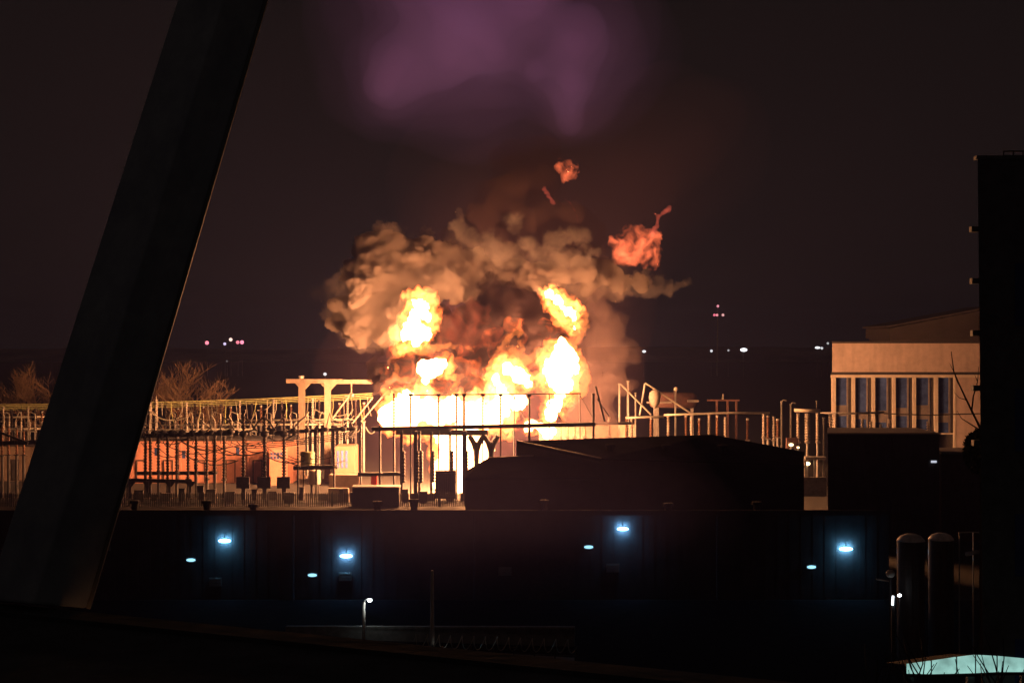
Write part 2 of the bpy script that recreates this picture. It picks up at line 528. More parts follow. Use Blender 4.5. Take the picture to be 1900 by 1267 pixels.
tr = MB().bar(q[4]+Vector((0,-.1,.06)), q[0]+Vector((0,-.1,.06)), 0.16, 0.1)
part('roof_trim', tr, M['trim'], shed)
gt = MB().bar(q[0]+Vector((0,-.12,-.2)), q[1]+Vector((0,-.12,-.2)), 0.2, 0.16)
part('gutter', gt, M['cladding'], shed)
for f in (.22, .5, .78):
    c = q[4].lerp(q[3], f)*.4 + q[0].lerp(q[1], f)*.6
    part('roof_vent', MB().lathe([(.35,-.3),(.35,.5),(.55,.52),(.5,.75),(.05,.85)], 10, c), M['roofing'], shed)
annex = thing('shed_annex', 'lower dark annex with a lit rear eave at the left end of the dark shed', 'building', (0, 147, 0))
L = [(863,886,144.5),(1112,884,144.5),(1112,853,147.5),(990,846,149.5),(905,850,149.5),(863,874,147)]
out_, zz_ = solid(L)
part('wall', MB().prism(out_, 0, [z-0.25 for z in zz_]), M['cladding'], annex)
ql = [at(*p) for p in L]; dn = Vector((0,0,-.247))
part('roof', MB().add(ql+[p+dn for p in ql], [(0,1,2),(0,2,3),(0,3,4),(0,4,5),(8,7,6),(9,8,6),(10,9,6),(11,10,6)]+[(i,i+6,(i+1)%6+6,(i+1)%6) for i in range(6)]), M['roofing'], annex)
part('eave_trim', MB().bar(ql[4]+Vector((0,0,.06)), ql[3]+Vector((0,0,.06)), 0.16, 0.1), M['trim'], annex)

# ---- dark block at the right, in front of the pale building
BY = 150.0
blk = thing('dark_block', 'plain dark box building in front of the pale building with tall windows', 'building', (X(1640,BY), BY, 0))
part('wall', MB().prism([(X(1536,BY),BY),(X(1743,BY),BY),(X(1743,BY),BY+9),(X(1538,BY+9),BY+9)], 0, Z(806,BY)), M['cladding'], blk)
part('roof', MB().prism([(X(1534,BY),BY-.15),(X(1745,BY),BY-.15),(X(1745,BY),BY+9.1),(X(1536,BY+9),BY+9.1)], Z(806,BY)+0.003, Z(803,BY)), M['trim'], blk)
rib = MB(); x = X(1538,BY)
while x < X(1741,BY):
    rib.box(x, x+0.15, BY-0.06, BY-0.002, 0.2, Z(808,BY)); x += 0.75
part('cladding_rib', rib, M['cladding'], blk, kind='stuff')
lm_ghost = lamp_mat('dim blue ghost', (0.35, 0.75, 1.0), 1.4)  # glow of the added pane reflections
lm_white = lamp_mat('white lens', (0.85, 0.95, 1.0), 6.0)
bl = thing('wall_lamp_or_ghost', 'tiny white lamp on the dark box building near its corner', 'lamp', at(1732,856,BY-0.1))
part('housing', MB().box(X(1726,BY), X(1738,BY), BY-0.16, BY-0.062, Z(854,BY), Z(851,BY)), M['black'], bl)
part('lens', MB().box(X(1727,BY), X(1737,BY), BY-0.2, BY-0.062, Z(858,BY), Z(854.2,BY)), lamp_mat('faint white lens', (0.8,0.85,1), 0.7), bl)
bw = thing('brick_outbuilding', 'low reddish brick outbuilding between the dark box building and the black tower', 'building', (X(1785,155), 155, 0))
part('wall', MB().box(X(1747,155), X(1850,155), 155, 161, 0, Z(842,155)), M['brick'], bw)
part('roof', MB().box(X(1745,155), X(1852,155), 154.8, 161.2, Z(842,155)+0.003, Z(838,155)), M['trim'], bw)

# ---- pale building with tall windows, lit by the fire
PY = 250.0
pale = thing('pale_building', 'pale flat-topped building with a row of tall windows lit by the fire', 'building', (X(1690,PY), PY, 0))
pxl, pxr = X(1543,PY), X(1845,PY)
z_top, z_f, z_w = Z(637,PY), Z(690,PY), Z(698,PY)
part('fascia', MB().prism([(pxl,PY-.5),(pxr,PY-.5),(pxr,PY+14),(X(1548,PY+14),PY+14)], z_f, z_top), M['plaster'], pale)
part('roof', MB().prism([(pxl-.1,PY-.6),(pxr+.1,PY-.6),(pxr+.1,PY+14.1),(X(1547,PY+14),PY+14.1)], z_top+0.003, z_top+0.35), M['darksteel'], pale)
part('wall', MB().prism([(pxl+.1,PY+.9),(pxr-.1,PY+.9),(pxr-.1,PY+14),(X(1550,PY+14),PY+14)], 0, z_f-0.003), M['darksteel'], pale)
part('lintel', MB().box(pxl+0.05, pxr, PY+0.4, PY+0.9-0.003, z_w-0.25, z_w+0.25), M['paint'], pale)
part('side_wall', MB().box(X(1774,PY), pxr, PY+0.1, PY+0.9-0.003, 0, z_w-0.26), M['plaster'], pale)
pil = [(1544.5,1551),(1581.5,1587),(1618.5,1624),(1656.5,1662),(1694.5,1700),(1734.5,1741),(1771,1774)]
for l, r in pil:
    part('pilaster', MB().box(X(l,PY), X(r,PY), PY+0.05, PY+0.9-0.003, 0, z_w-0.26), M['paint'], pale)
for i in range(6):
    l, r = pil[i][1], pil[i+1][0]
    wn = part('window', MB().box(X(l,PY)+0.02, X(r,PY)-0.02, PY+0.72, PY+0.9-0.004, Z(803,PY), z_w-0.27), M['glass'], pale)
    xm = X(l+(r-l)*0.7, PY)
    part('mullion', MB().box(xm, xm+S(3,PY), PY+0.5, PY+0.718, Z(803,PY), z_w-0.27), M['blind'], wn)
    part('mullion', MB().box(X(r,PY)-0.45, X(r,PY)-0.03, PY+0.62, PY+0.718, Z(803,PY), z_w-0.27), M['darksteel'], wn)
    part('blind', MB().box(X(l,PY)+0.1, xm-0.06, PY+0.6, PY+0.717, Z(772+6*(i%3),PY), Z(752+5*((i*7)%4),PY)), M['blind'], wn)
    part('sill', MB().box(X(l,PY)+0.03, X(r,PY)-0.03, PY+0.3, PY+0.717, Z(806,PY), Z(803.5,PY)), M['paint'], wn)
rear = thing('rear_hall', 'dim brown hall with a sloping roofline rising behind the pale building', 'building', (X(1740,300), 300, 0))
part('wall', MB().add([at(1650,628,300), at(1850,628,300), at(1850,571,300), at(1650,609,300),
                       at(1650,628,300)+Vector((0,20,0)), at(1850,628,300)+Vector((0,20,0)), at(1850,571,300)+Vector((0,20,0)), at(1650,609,300)+Vector((0,20,0))],
                      [(0,1,2,3),(5,4,7,6),(0,4,5,1),(1,5,6,2),(3,2,6,7),(0,3,7,4)]), M['greyhall'], rear)
p0, p1 = at(1646,608,299.6), at(1852,569.5,299.6)
part('roof', MB().add([p0,p1,p1+Vector((0,20.8,0)),p0+Vector((0,20.8,0)),p0+Vector((0,0,.4)),p1+Vector((0,0,.4)),p1+Vector((0,20.8,.4)),p0+Vector((0,20.8,.4))],
                      [(0,3,2,1),(4,5,6,7),(0,1,5,4),(1,2,6,5),(2,3,7,6),(3,0,4,7)]), M['greyhall'], rear)
part('lower_wall', MB().box(X(1650,301), X(1850,301), 301, 318, 0, Z(628.2,300)), M['greyhall'], rear)

# ================================================================== FIRE
FY = 206.0
fire = thing('fire', 'huge white-hot oil fire burning across the middle of the substation', 'fire', (X(900,FY), FY, 0))
m_hot = flame_mat('hot flame', (1.0, 0.185, 0.035), 4.0, noise=(0.8, 0.42, 0.64))
m_mid = flame_mat('orange flame', (1.0, 0.24, 0.05), 0.75)
m_core = core_mat('white hot core', FIRE_RGB, 400.0)
m_core2 = core_mat('bright flame core', FIRE_RGB, 210.0)
OCT_F = [(0.16, 1.5), (0.4, 1.1), (0.9, 0.7), (2.0, 0.35)]
OCT_C = [(0.22, 1.3), (0.5, 1.0), (1.1, 0.6), (2.2, 0.3)]
def flame(blobs, seed, hull, core, shrink, label=None, voxel=0.28, oct_=OCT_F, stretch=(1,1,0.6), cvox=0.4):
    hb_ = [(b[0], b[1], b[2]*(1.28 if core else 1), b[3]) + tuple(b[4:]) for b in blobs]
    f = billow('flame', hb_, FY, hull, fire, voxel, oct_, seed, 0.6, label, stretch)
    if core:
        cb = [(b[0], b[1], b[2]*shrink, b[3]) + tuple(b[4:]) for b in blobs]
        billow('flame_core', cb, FY, core, f, cvox, OCT_C, seed+1, 0.7, None, (1,1,0.8), billowy=(seed % 2 == 0))
    return f
# the sheet of fire behind the front posts
base = [(x, 768+4*math.sin(x*0.3), 28, random.uniform(-1,1), (1,0.9,1)) for x in range(735, 945, 14)]
base += [(960,745,14,0),(720,765,14,0),(714,745,10,0),(728,782,14,0),(760,752,18,0),(800,748,18,1),(845,752,18,1),(890,748,18,1),(930,742,20,1)]
base += [(1010,790,16,0),(1020,800,14,0),(985,790,14,0)]
flame(base, 1, m_hot, m_core, 0.8, 'broad white sheet of flame behind the front posts')
flame([(855,y,26,0,(1,0.8,1.0)) for y in range(815, 893, 12)] + [(822,y,16,0,(1,0.9,1)) for y in range(815,890,12)] + [(890,y,15,0) for y in range(815,870,12)],
      2, m_hot, m_core, 0.8, 'white column of flame reaching down to the ground', cvox=0.35)
flame([(803,684,19,-4),(790,678,14,-4),(818,682,15,-4),(792,705,14,-3.5),(797,722,11,-3)], 3, m_hot, m_core2, 0.42, 'small white flame left of the dark smoke', cvox=0.35)
flame([(790,572,26,-10),(775,592,24,-10),(800,590,24,-10),(782,616,26,-9),(762,620,17,-9),(755,645,11,-8),(775,640,12,-8)], 4, m_hot, m_core2, 0.5, 'white flame at the upper left under the smoke', cvox=0.32)
flame([(945,690,28,-4),(925,705,22,-4),(962,700,22,-4),(980,714,16,-4),(1002,706,15,-4),(930,722,20,-3)], 5, m_hot, m_core2, 0.45, 'white rounded flame in the centre', cvox=0.4)
flame([(1014,552,16,-8),(1032,566,21,-8),(1050,580,23,-8),(1060,598,17,-7),(1062,612,11,-6)], 6, m_hot, m_core2, 0.48, 'white slanting flame at the upper right', cvox=0.4)
flame([(1035,652,22,-4),(1030,680,30,-4),(1052,668,22,-4),(1068,684,17,-4),(1045,706,27,-4),(1036,728,20,-3),(1028,748,15,-2),(1022,770,13,0),(1044,635,11,-4)], 7, m_hot, m_core2, 0.5, 'tall white flame at the right', cvox=0.32)
# red and orange tongues
WISP = [(0.35, 0.5), (0.9, 0.4), (2.2, 0.25)]
def chain(*curves, dy=-4):
    """curves: lists of (px, py, r) joined by closely spaced puffs"""
    out = []
    for cv in curves:
        for (x0,y0,r0),(x1,y1,r1) in zip(cv, cv[1:]):
            n = max(1, int(math.hypot(x1-x0, y1-y0)/(0.55*min(r0,r1))))
            out += [(x0+(x1-x0)*k/n, y0+(y1-y0)*k/n, r0+(r1-r0)*k/n, dy) for k in range(n)]
        out.append(cv[-1] + (dy,))
    return out
flame(chain([(918,660,6),(930,645,6),(945,628,6),(958,612,5),(970,592,3)], [(935,662,7),(950,648,9),(960,660,9),(972,650,6),(962,632,5),(966,612,4)], [(905,680,5),(918,662,6),(940,668,9),(968,672,9),(985,660,5),(1000,645,4)], [(945,690,10),(950,665,9)]),
      8, m_mid, None, 1, 'orange tongues curling over the centre', 0.22, WISP, (1,1,1))
flame(chain([(722,690,3),(728,668,5),(745,648,8),(775,650,11),(810,645,8),(838,640,6),(858,642,4),(880,650,2.5)], [(745,648,8),(735,630,5),(742,605,4)], dy=-5), 9, m_mid, None, 1, 'thin orange fringe below the upper left flame', 0.22, WISP, (1,1,1))
flame(chain([(1066,640,6),(1078,618,9),(1082,598,8),(1092,584,3)], [(1078,610,7),(1088,612,4),(1093,602,2.5)], [(1070,570,6),(1082,585,6)]), 10, m_mid, None, 1, 'orange fringe beside the upper right flame', 0.22, WISP, (1,1,1))
flame(chain([(1072,655,7),(1082,680,11),(1084,705,11),(1074,730,10),(1058,752,7),(1045,775,5)]), 11, m_mid, None, 1, 'orange fringe along the tall right flame', 0.22, WISP, (1,1,1))
flame(chain([(735,750,16),(726,735,11),(718,722,6)], [(765,748,17),(756,728,11),(762,712,6),(756,702,3)], [(800,745,16),(806,730,11),(800,718,5)], [(845,745,17),(852,724,11),(844,708,6),(850,696,3)], [(885,745,16),(880,728,10),(888,715,5)], [(915,740,18),(910,718,12),(916,700,7)], [(735,750,14),(800,752,14),(860,752,14),(915,748,14)], dy=-3),
      15, m_hot, None, 1, 'pointed tongues rising from the sheet of flame', 0.24, WISP, (1,1,.7))
m_web = flame_mat('ragged red orange flame', (1.0, 0.15, 0.03), 1.0, noise=(0.40, 0.525, 0.69))
flame([(760,665,34,-4.5,(1,.5,1)),(800,650,34,-4.5,(1,.5,1)),(735,700,30,-4.5,(1,.5,1)),(790,715,32,-4.5,(1,.5,1)),(840,700,34,-4.5,(1,.5,1)),(880,660,30,-4.5,(1,.5,1)),
       (920,640,34,-4.5,(1,.5,1)),(960,620,34,-4.5,(1,.5,1)),(985,660,32,-4.5,(1,.5,1)),(1010,620,28,-4.5,(1,.5,1)),(890,710,34,-4.5,(1,.5,1)),(1060,640,30,-4.5,(1,.5,1)),(1070,700,28,-4.5,(1,.5,1)),
       (1050,750,28,-3.5,(1,.5,1)),(990,735,30,-3.5,(1,.5,1)),(725,740,24,-3.5,(1,.5,1)),(780,610,34,-4.5,(1,.5,1)),(1050,590,32,-4.5,(1,.5,1)),(930,760,30,-2.5,(1,.5,1)),(965,780,26,-2,(1,.5,1))],
      14, m_web, None, 1, 'ragged web of red and orange flame threading the dark smoke', 0.34, [(0.2,1.2),(0.6,0.7)], (1,1,1))
m_red = flame_mat('dull red flame', (1.0, 0.16, 0.06), 0.15, noise=(0.28, 0.42, 0.68))
flame([(850,590,34,-2),(880,600,34,-2),(890,570,22,-2),(840,615,28,-2),(905,625,24,-2),(865,640,26,-2)], 12, m_red, None, 1, 'dull red flame glowing inside the dark smoke', 0.3, [(0.3,1.2),(0.8,0.6)], (1,1,1))
flame(chain([(705,728,4),(722,712,7),(738,700,7),(742,680,4),(736,664,3)], [(715,735,6),(740,722,8),(765,728,9),(785,735,8)], [(770,705,5),(752,700,6),(740,712,6)], [(832,690,3),(850,697,4),(880,690,3),(900,702,3),(910,720,4)], [(838,722,3),(848,708,4),(858,700,3)], [(800,720,6),(830,735,6),(870,735,6),(905,728,5)], dy=-4.5),
      13, m_mid, None, 1, 'ragged orange flame rims around the lower smoke', 0.22, WISP, (1,1,1))

# fireballs that have torn loose
m_ball = flame_mat('red fireball', (1.0, 0.17, 0.06), 0.8, noise=(0.42, 0.45, 0.66))
fb = thing('fireball', 'large red-orange fireball at the right end of the smoke shelf', 'fireball', at(1170,465,FY), 'fireballs torn loose above the smoke')
billow('flame', [(1160,470,30,-6),(1185,460,32,-6),(1170,445,26,-6),(1195,485,18,-6),(1140,455,18,-6),(1205,445,16,-6)], FY, m_ball, fb, 0.25, [(0.4,1.0),(1.0,0.5),(2.2,0.25)], 21, 0.6)
billow('flame_wisp', chain([(1206,440,6),(1210,424,5),(1214,410,4.5),(1222,402,4),(1233,395,3)], [(1212,412,4),(1206,400,3)], dy=-6), FY, flame_mat('red wisp',(1,0.15,0.08),0.45), fb, 0.14, [(0.5,0.5),(1.5,0.3)], 22, 0.5)
fb = thing('fireball', 'small red fireball highest above the smoke', 'fireball', at(1048,325,FY), 'fireballs torn loose above the smoke')
billow('flame', [(1045,320,17,-6),(1058,325,13,-6),(1048,337,13,-6),(1036,312,9,-6)], FY, m_ball, fb, 0.2, [(0.5,0.7),(1.2,0.5),(2.4,0.25)], 23, 0.6)
fb = thing('fireball', 'thin red flame wisp just below the highest fireball', 'fireball', at(1015,370,FY), 'fireballs torn loose above the smoke')
billow('flame', chain([(1008,358,6),(1014,368,6),(1020,378,5),(1029,386,4.5)], dy=-6), FY, flame_mat('wisp red',(1,0.14,0.08),0.4), fb, 0.14, [(0.5,0.6),(1.5,0.3)], 24, 0.5)
billow('flame_wisp', chain([(1046,378,3),(1056,386,3),(1064,398,3),(1068,414,3),(1066,424,2)], dy=-6), FY, flame_mat('faint red wisp',(1,0.16,0.1),0.16), fb, 0.14, [(0.7,0.4)], 25, 0.5)

# ================================================================== SMOKE
smoke = thing('smoke_cloud', 'thick tan and black mushroom of smoke rolling over the fire', 'smoke', (X(900,FY), FY+4, 10))
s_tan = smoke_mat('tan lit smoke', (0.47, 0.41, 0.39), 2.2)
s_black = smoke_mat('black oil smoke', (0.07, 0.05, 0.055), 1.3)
s_thin = smoke_mat('thin brown smoke', (0.17, 0.13, 0.14), 0.17)
OCT_S = [(0.065, 3.2), (0.15, 2.0), (0.38, 1.25), (1.0, 0.45), (2.3, 0.18)]
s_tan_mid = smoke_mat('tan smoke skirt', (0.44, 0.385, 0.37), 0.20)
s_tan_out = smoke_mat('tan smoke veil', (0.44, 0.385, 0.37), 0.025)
def layered(blobs, seed, warp, label):
    """a dense heart inside two thinner, more ragged skins"""
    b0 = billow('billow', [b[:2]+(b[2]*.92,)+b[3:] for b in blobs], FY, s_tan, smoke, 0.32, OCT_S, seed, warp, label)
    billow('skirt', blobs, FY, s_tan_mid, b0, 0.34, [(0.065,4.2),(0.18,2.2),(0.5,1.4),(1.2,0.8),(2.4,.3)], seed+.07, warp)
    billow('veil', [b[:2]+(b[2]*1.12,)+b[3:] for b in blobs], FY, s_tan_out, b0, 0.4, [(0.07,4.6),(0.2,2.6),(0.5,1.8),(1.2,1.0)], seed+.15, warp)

s_curl = smoke_mat('dim tan smoke', (0.30, 0.28, 0.28), 0.15)
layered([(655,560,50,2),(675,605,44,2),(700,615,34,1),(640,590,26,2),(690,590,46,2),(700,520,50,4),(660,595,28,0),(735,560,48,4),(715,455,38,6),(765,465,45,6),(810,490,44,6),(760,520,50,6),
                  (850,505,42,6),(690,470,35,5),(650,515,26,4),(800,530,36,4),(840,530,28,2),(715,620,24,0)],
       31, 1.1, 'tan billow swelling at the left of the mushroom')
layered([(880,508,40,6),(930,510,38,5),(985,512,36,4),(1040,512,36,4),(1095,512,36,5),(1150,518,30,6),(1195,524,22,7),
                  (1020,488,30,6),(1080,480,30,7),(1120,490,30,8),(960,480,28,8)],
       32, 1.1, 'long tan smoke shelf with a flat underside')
billow('billow', chain([(846,392,5),(852,415,13),(868,432,15),(880,455,14),(900,470,20),(930,480,18)], dy=-1) + chain([(945,392,6),(958,410,9),(962,432,9),(972,452,13),(990,465,14),(1010,462,10)], dy=-1)
       + chain([(1010,470,12),(1020,448,9),(1045,432,11),(1070,440,9),(1082,458,9),(1100,470,14)], dy=0) + chain([(925,470,14),(905,452,8),(893,440,5)], dy=-1) + chain([(930,485,18),(1000,480,18),(1090,480,18)], dy=2),
       FY, s_curl, smoke, 0.26, [(0.18,1.8),(0.45,1.3),(1.0,0.8),(2.2,0.4)], 33, 1.1, 'dim curls of smoke above the shelf')
billow('billow', chain([(1175,522,22),(1215,530,20),(1245,532,15),(1275,522,11),(1294,516,6)], [(1215,515,14),(1240,518,12)], dy=7), FY, s_curl, smoke, 0.26, [(0.18,1.4),(0.45,1.1),(1.0,0.6),(2.2,0.3)], 38, 0.9, 'dim tail of smoke trailing off the right end of the shelf')
s_soft = smoke_mat('soft black smoke', (0.07, 0.045, 0.05), 0.10)
billow('billow', [(1000,300,50,14),(1020,250,44,14),(960,270,40,15),(905,410,60,14),(990,390,60,14),(1060,420,55,14),(840,430,45,14),(950,360,55,16),(1110,430,45,14),(900,460,60,14),(1020,460,60,14)],
       FY, s_soft, smoke, 0.6, [(0.08,3.0),(0.25,1.6),(0.6,0.9)], 34, 0.8, 'black smoke rising behind the curls')
billow('billow', [(830,620,40,1),(880,600,48,2),(935,585,46,3),(985,600,42,3),(860,670,44,1),(770,690,34,1),(735,690,26,1),(900,650,46,2),(960,660,40,3),
                  (1010,640,40,3),(820,720,30,2),(880,705,36,2),(800,600,40,4),(1040,600,36,4),(1050,660,30,4),(760,640,36,4),(910,545,40,5)],
       FY, s_black, smoke, 0.34, [(0.12,2.6),(0.32,1.5),(0.8,0.7),(1.6,0.35)], 35, 0.8, 'black smoke rolling between the flames')
billow('billow', [(700,690,18,2),(692,670,12,2),(706,712,18,2),(690,705,12,2),(718,735,12,2),(702,650,10,2)],
       FY, s_black, smoke, 0.26, [(0.3,1.2),(0.8,0.7),(1.6,0.3)], 36, 0.8, 'small dark puff above the pale gantry')
billow('billow', [(1120,590,26,4),(1152,600,24,4),(1170,650,22,4),(1100,570,24,4),(1135,630,30,4),(1145,670,32,4),(1148,710,34,4),(1120,735,38,4),(1090,700,40,4),(1090,640,34,4),(1110,780,40,4),(1080,770,34,4)],
       FY, s_thin, smoke, 0.4, [(0.12,2.4),(0.35,1.4),(0.9,0.6)], 37, 0.8, 'thin brown smoke drifting at the right of the flames')

# the air round the fire is full of thin drifting smoke
veil = thing('smoke_veil', 'thin brown smoke filling the air round the fire and trailing off downwind', 'smoke', (X(950,FY), FY+6, 20))
m_veil = smoke_mat('thin drifting smoke', (0.36, 0.22, 0.30), 0.0014, surface=False)
vb = [(930,640,120,16),(960,520,130,16),(1040,400,120,16),(1000,740,110,16),(820,700,110,16),(1180,300,90,16),(900,380,100,16),(1320,230,80,18)]
for k, f_ in enumerate((0.6, 0.9, 1.25, 1.7, 2.2)):
    billow('wisp', [(a_, b2, c_*f_, d_) for a_, b2, c_, d_ in vb], FY, m_veil, veil, 2.2, [(0.03,6.0),(0.08,3.0)], 61+k*.2, 0.6, billowy=False)

# lens veil over the sheds, put in as a faint tinted volume
low = thing('lens_veil', 'faint lens veil added over the dark warehouse in front of the fire', 'smoke', (X(900,106), 106, 6))
m_lens = smoke_mat('faint lens veil', (0.50, 0.45, 1.0), 0.0022, surface=False)
lb_ = [(880,930,150,0,(1.7,.9,.8)),(1000,960,120,2,(1.5,1,.8)),(800,980,110,-2,(1.5,1,.8)),(1150,960,90,0,(1.6,1,.8))]
for k, f_ in enumerate((0.55, 0.8, 1.1, 1.45, 1.9)):
    billow('wisp', [(a_, b2, c_*f_, d_, q_) for a_, b2, c_, d_, q_ in lb_], 104.0, m_lens, low, 0.9, [(0.08,2.0),(0.2,1.0)], 81+k*.2, 0.6, billowy=False)

billow('billow', chain([(880,400,16),(905,418,20),(925,440,14)], [(905,418,18),(935,385,20),(975,400,18),(990,428,12)], [(1000,400,20),(1030,390,20),(1065,400,18)], [(975,400,18),(1000,400,18)], [(935,385,20),(960,350,24),(1000,340,24)], dy=-6), FY, smoke_mat('sooty smoke', (0.06, 0.04, 0.045), 0.16), smoke, 0.34,
       [(0.12,2.6),(0.32,1.5),(0.8,0.7),(1.6,0.35)], 39, 0.8, 'sooty smoke hanging in front of the dim curls')

# violet glare plume put in as tinted volume shells
ghost = thing('glare_ghost', 'faint violet glare plume drifting high above the fire', 'smoke', at(900,60,180.0))
m_pl = smoke_mat('thin violet ghost', (0.26, 0.21, 0.95), 0.014, surface=False)
m_pl3 = smoke_mat('barely there violet ghost', (0.24, 0.20, 0.95), 0.0018, surface=False)
m_pl2 = smoke_mat('thinnest violet ghost', (0.24, 0.21, 0.90), 0.004, surface=False)
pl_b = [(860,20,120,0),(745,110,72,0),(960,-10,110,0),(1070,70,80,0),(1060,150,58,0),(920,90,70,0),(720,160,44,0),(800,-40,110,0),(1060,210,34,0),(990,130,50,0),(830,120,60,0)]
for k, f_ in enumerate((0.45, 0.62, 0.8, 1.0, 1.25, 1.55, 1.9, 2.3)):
    billow('wisp', [(a_, b2, c_*f_, d_) for a_, b2, c_, d_ in pl_b], 180.0, m_pl if k < 3 else m_pl2 if k < 6 else m_pl3, ghost, 1.0, [(0.06,2.5),(0.16,1.5)], 41+k*0.13, 0.6, billowy=False)

# ================================================================== SUBSTATION
MESHC = {}
def insulator_mesh(h, r, m, sheds=None, n=9):
    key = ('ins', round(h,1), round(r,2), m)
    if key not in MESHC:
        sheds = sheds or max(4, int(round(h/0.42)))
        prof = [(r*0.55, 0)]
        for k in range(sheds):
            z0 = h*k/sheds; dz = h/sheds
            prof += [(r*0.55, z0+dz*0.15), (r, z0+dz*0.35), (r*0.92, z0+dz*0.5), (r*0.55, z0+dz*0.75)]
        prof += [(r*0.55, h)]
        me = MB().lathe(prof, n).mesh('insulator', smooth=True); me.materials.append(M[m])
        MESHC[key] = me
    return MESHC[key]
def cyl_mesh(h, r, m, n=8, name='post'):
    key = ('cyl', round(h,1), round(r,2), m, name)
    if key not in MESHC:
        me = MB().lathe([(r,0),(r,h)], n).mesh(name, smooth=False); me.materials.append(M[m])
        MESHC[key] = me
    return MESHC[key]
def box_mesh(wx, wy, h, m, name):
    key = ('box', round(wx,2), round(wy,2), round(h,2), m, name)
    if key not in MESHC:
        me = MB().box(-wx/2,wx/2,-wy/2,wy/2,0,h).mesh(name); me.materials.append(M[m])
        MESHC[key] = me
    return MESHC[key]

def post_insulator(px, Y, py_top, py_mid, label, group, steel='steel', porc='porcelain', r=0.24, leg=0.16, name='post_insulator', foot=True):
    """steel leg from the ground to py_mid, ribbed insulator from there to py_top"""
    zt, zm = Z(py_top, Y), max(0.4, Z(py_mid, Y))
    t = thing(name, label, 'insulator', (X(px,Y), Y, 0), group)
    h1 = round(zm, 1); h2 = max(0.6, round(zt-zm-0.2, 1))
    part('leg', cyl_mesh(h1, leg, steel, 8, 'leg'), None, t, at_=(0,0,0))
    if foot: part('foot_plate', box_mesh(0.7, 0.7, 0.12, 'concrete', 'foot_plate'), None, t, at_=(0,0,0.0))
    part('flange', box_mesh(0.7, 0.7, 0.14, steel, 'flange'), None, t, at_=(0,0,h1))
    part('insulator', insulator_mesh(h2, r, porc), None, t, at_=(0,0,h1+0.14))
    part('cap', cyl_mesh(0.3, r*0.8, steel, 8, 'cap'), None, t, at_=(0,0,h1+h2+0.14))
    return t, h1+h2+0.44

def busbar(pts, r, m, label, group=None, name='busbar'):
    return single(name, MB().tube(pts, r, 8), M[m], label, 'busbar', group, smooth=True)

def sag(p, q, dip, n=12):
    p, q = Vector(p), Vector(q)
    return [p.lerp(q, i/n) - Vector((0,0,dip*4*(i/n)*(1-i/n))) for i in range(n+1)]

# ---- front row: black against the light
FR = 197.0
front_x = [237, 270, 279, 294, 311, 328, 349, 364, 384, 399, 416]
for i, px in enumerate(reversed(front_x)):
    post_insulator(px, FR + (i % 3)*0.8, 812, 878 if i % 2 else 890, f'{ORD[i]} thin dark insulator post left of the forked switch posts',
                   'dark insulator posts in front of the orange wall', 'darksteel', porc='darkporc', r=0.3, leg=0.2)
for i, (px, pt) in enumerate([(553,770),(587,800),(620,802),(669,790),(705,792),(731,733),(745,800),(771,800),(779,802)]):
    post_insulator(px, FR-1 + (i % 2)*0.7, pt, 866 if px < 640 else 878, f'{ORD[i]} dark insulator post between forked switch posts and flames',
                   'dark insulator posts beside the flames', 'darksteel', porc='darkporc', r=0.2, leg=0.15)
# forked switch posts
def switch_post(px, label, flip):
    Y = FR - 1.2
    t = thing('switch_post', label, 'switch', (X(px,Y), Y, 0), 'forked switch posts')
    part('leg', MB().box(X(px,Y)-0.28, X(px,Y)+0.28, Y-0.2, Y+0.2, 0, Z(893,Y)), M['darksteel'], t)
    part('cabinet', MB().box(X(px-12,Y), X(px+12,Y), Y-0.7, Y-0.21, Z(905,Y), Z(884,Y)), M['darksteel'], t)
    part('insulator', insulator_mesh(round(Z(806,Y)-Z(893,Y),1), 0.36, 'darkporc'), None, t, at_=(0,0,Z(893,Y)))
    part('joint', MB().ball(at(px,805,Y), 0.62, 10, 8, (1,1,0.8)), M['darksteel'], t, smooth=True)
    part('upper_insulator', insulator_mesh(round(Z(765,Y)-Z(803,Y),1), 0.26, 'darkporc'), None, t, at_=(0,0,Z(803,Y)))
    for s in (-1, 1):
        pts = [at(px+s*4,803,Y), at(px+s*18,797,Y-.3), at(px+s*26,783,Y-.3), at(px+s*40,772,Y-.2)]
        part('arm', MB().tube(pts, 0.11, 6), M['darksteel'], t)
    part('cap', MB().box(X(px-4,Y), X(px+4,Y), Y-.3, Y+.3, Z(766,Y), Z(760,Y)), M['darksteel'], t)
    return t
for i, px in enumerate((452, 491, 527)):
    switch_post(px, ['forked dark switch post farthest from the flames', 'middle forked dark switch post', 'forked dark switch post nearest the flames'][i], i % 2)
# crossbeams of the front row
def beam(p0, p1, Y, hpx, label, wd=0.4, group='dark crossbeams of the front row', m='darksteel'):
    p0, p1 = at(p0[0],p0[1],Y), at(p1[0],p1[1],Y)
    t = thing('crossbeam', label, 'beam', ((p0.x+p1.x)/2, Y, min(p0.z,p1.z)), group)
    h = S(hpx, Y)
    for s in (-1, 1):
        part('flange', MB().bar(p0+Vector((0,0,s*h/2)), p1+Vector((0,0,s*h/2)), wd, 0.12), M[m], t)
    part('web', MB().bar(p0, p1, 0.06, h-0.13), M[m], t)
    n = max(2, int((p1-p0).length/1.6))
    for k in range(n+1):
        q = p0.lerp(p1, k/n)
        part('stiffener', box_mesh(0.08, wd*0.9, round(h-0.14,2), m, 'stiffener'), None, t, at_=q - t.location - Vector((0,0,(h-0.14)/2)))
    return t
beam((218,810),(442,803), FR+0.5, 6, 'upper dark crossbeam over the thin posts by the orange wall')
beam((498,803),(662,795), FR+0.2, 5, 'upper dark crossbeam between the forked switch posts and the flames')
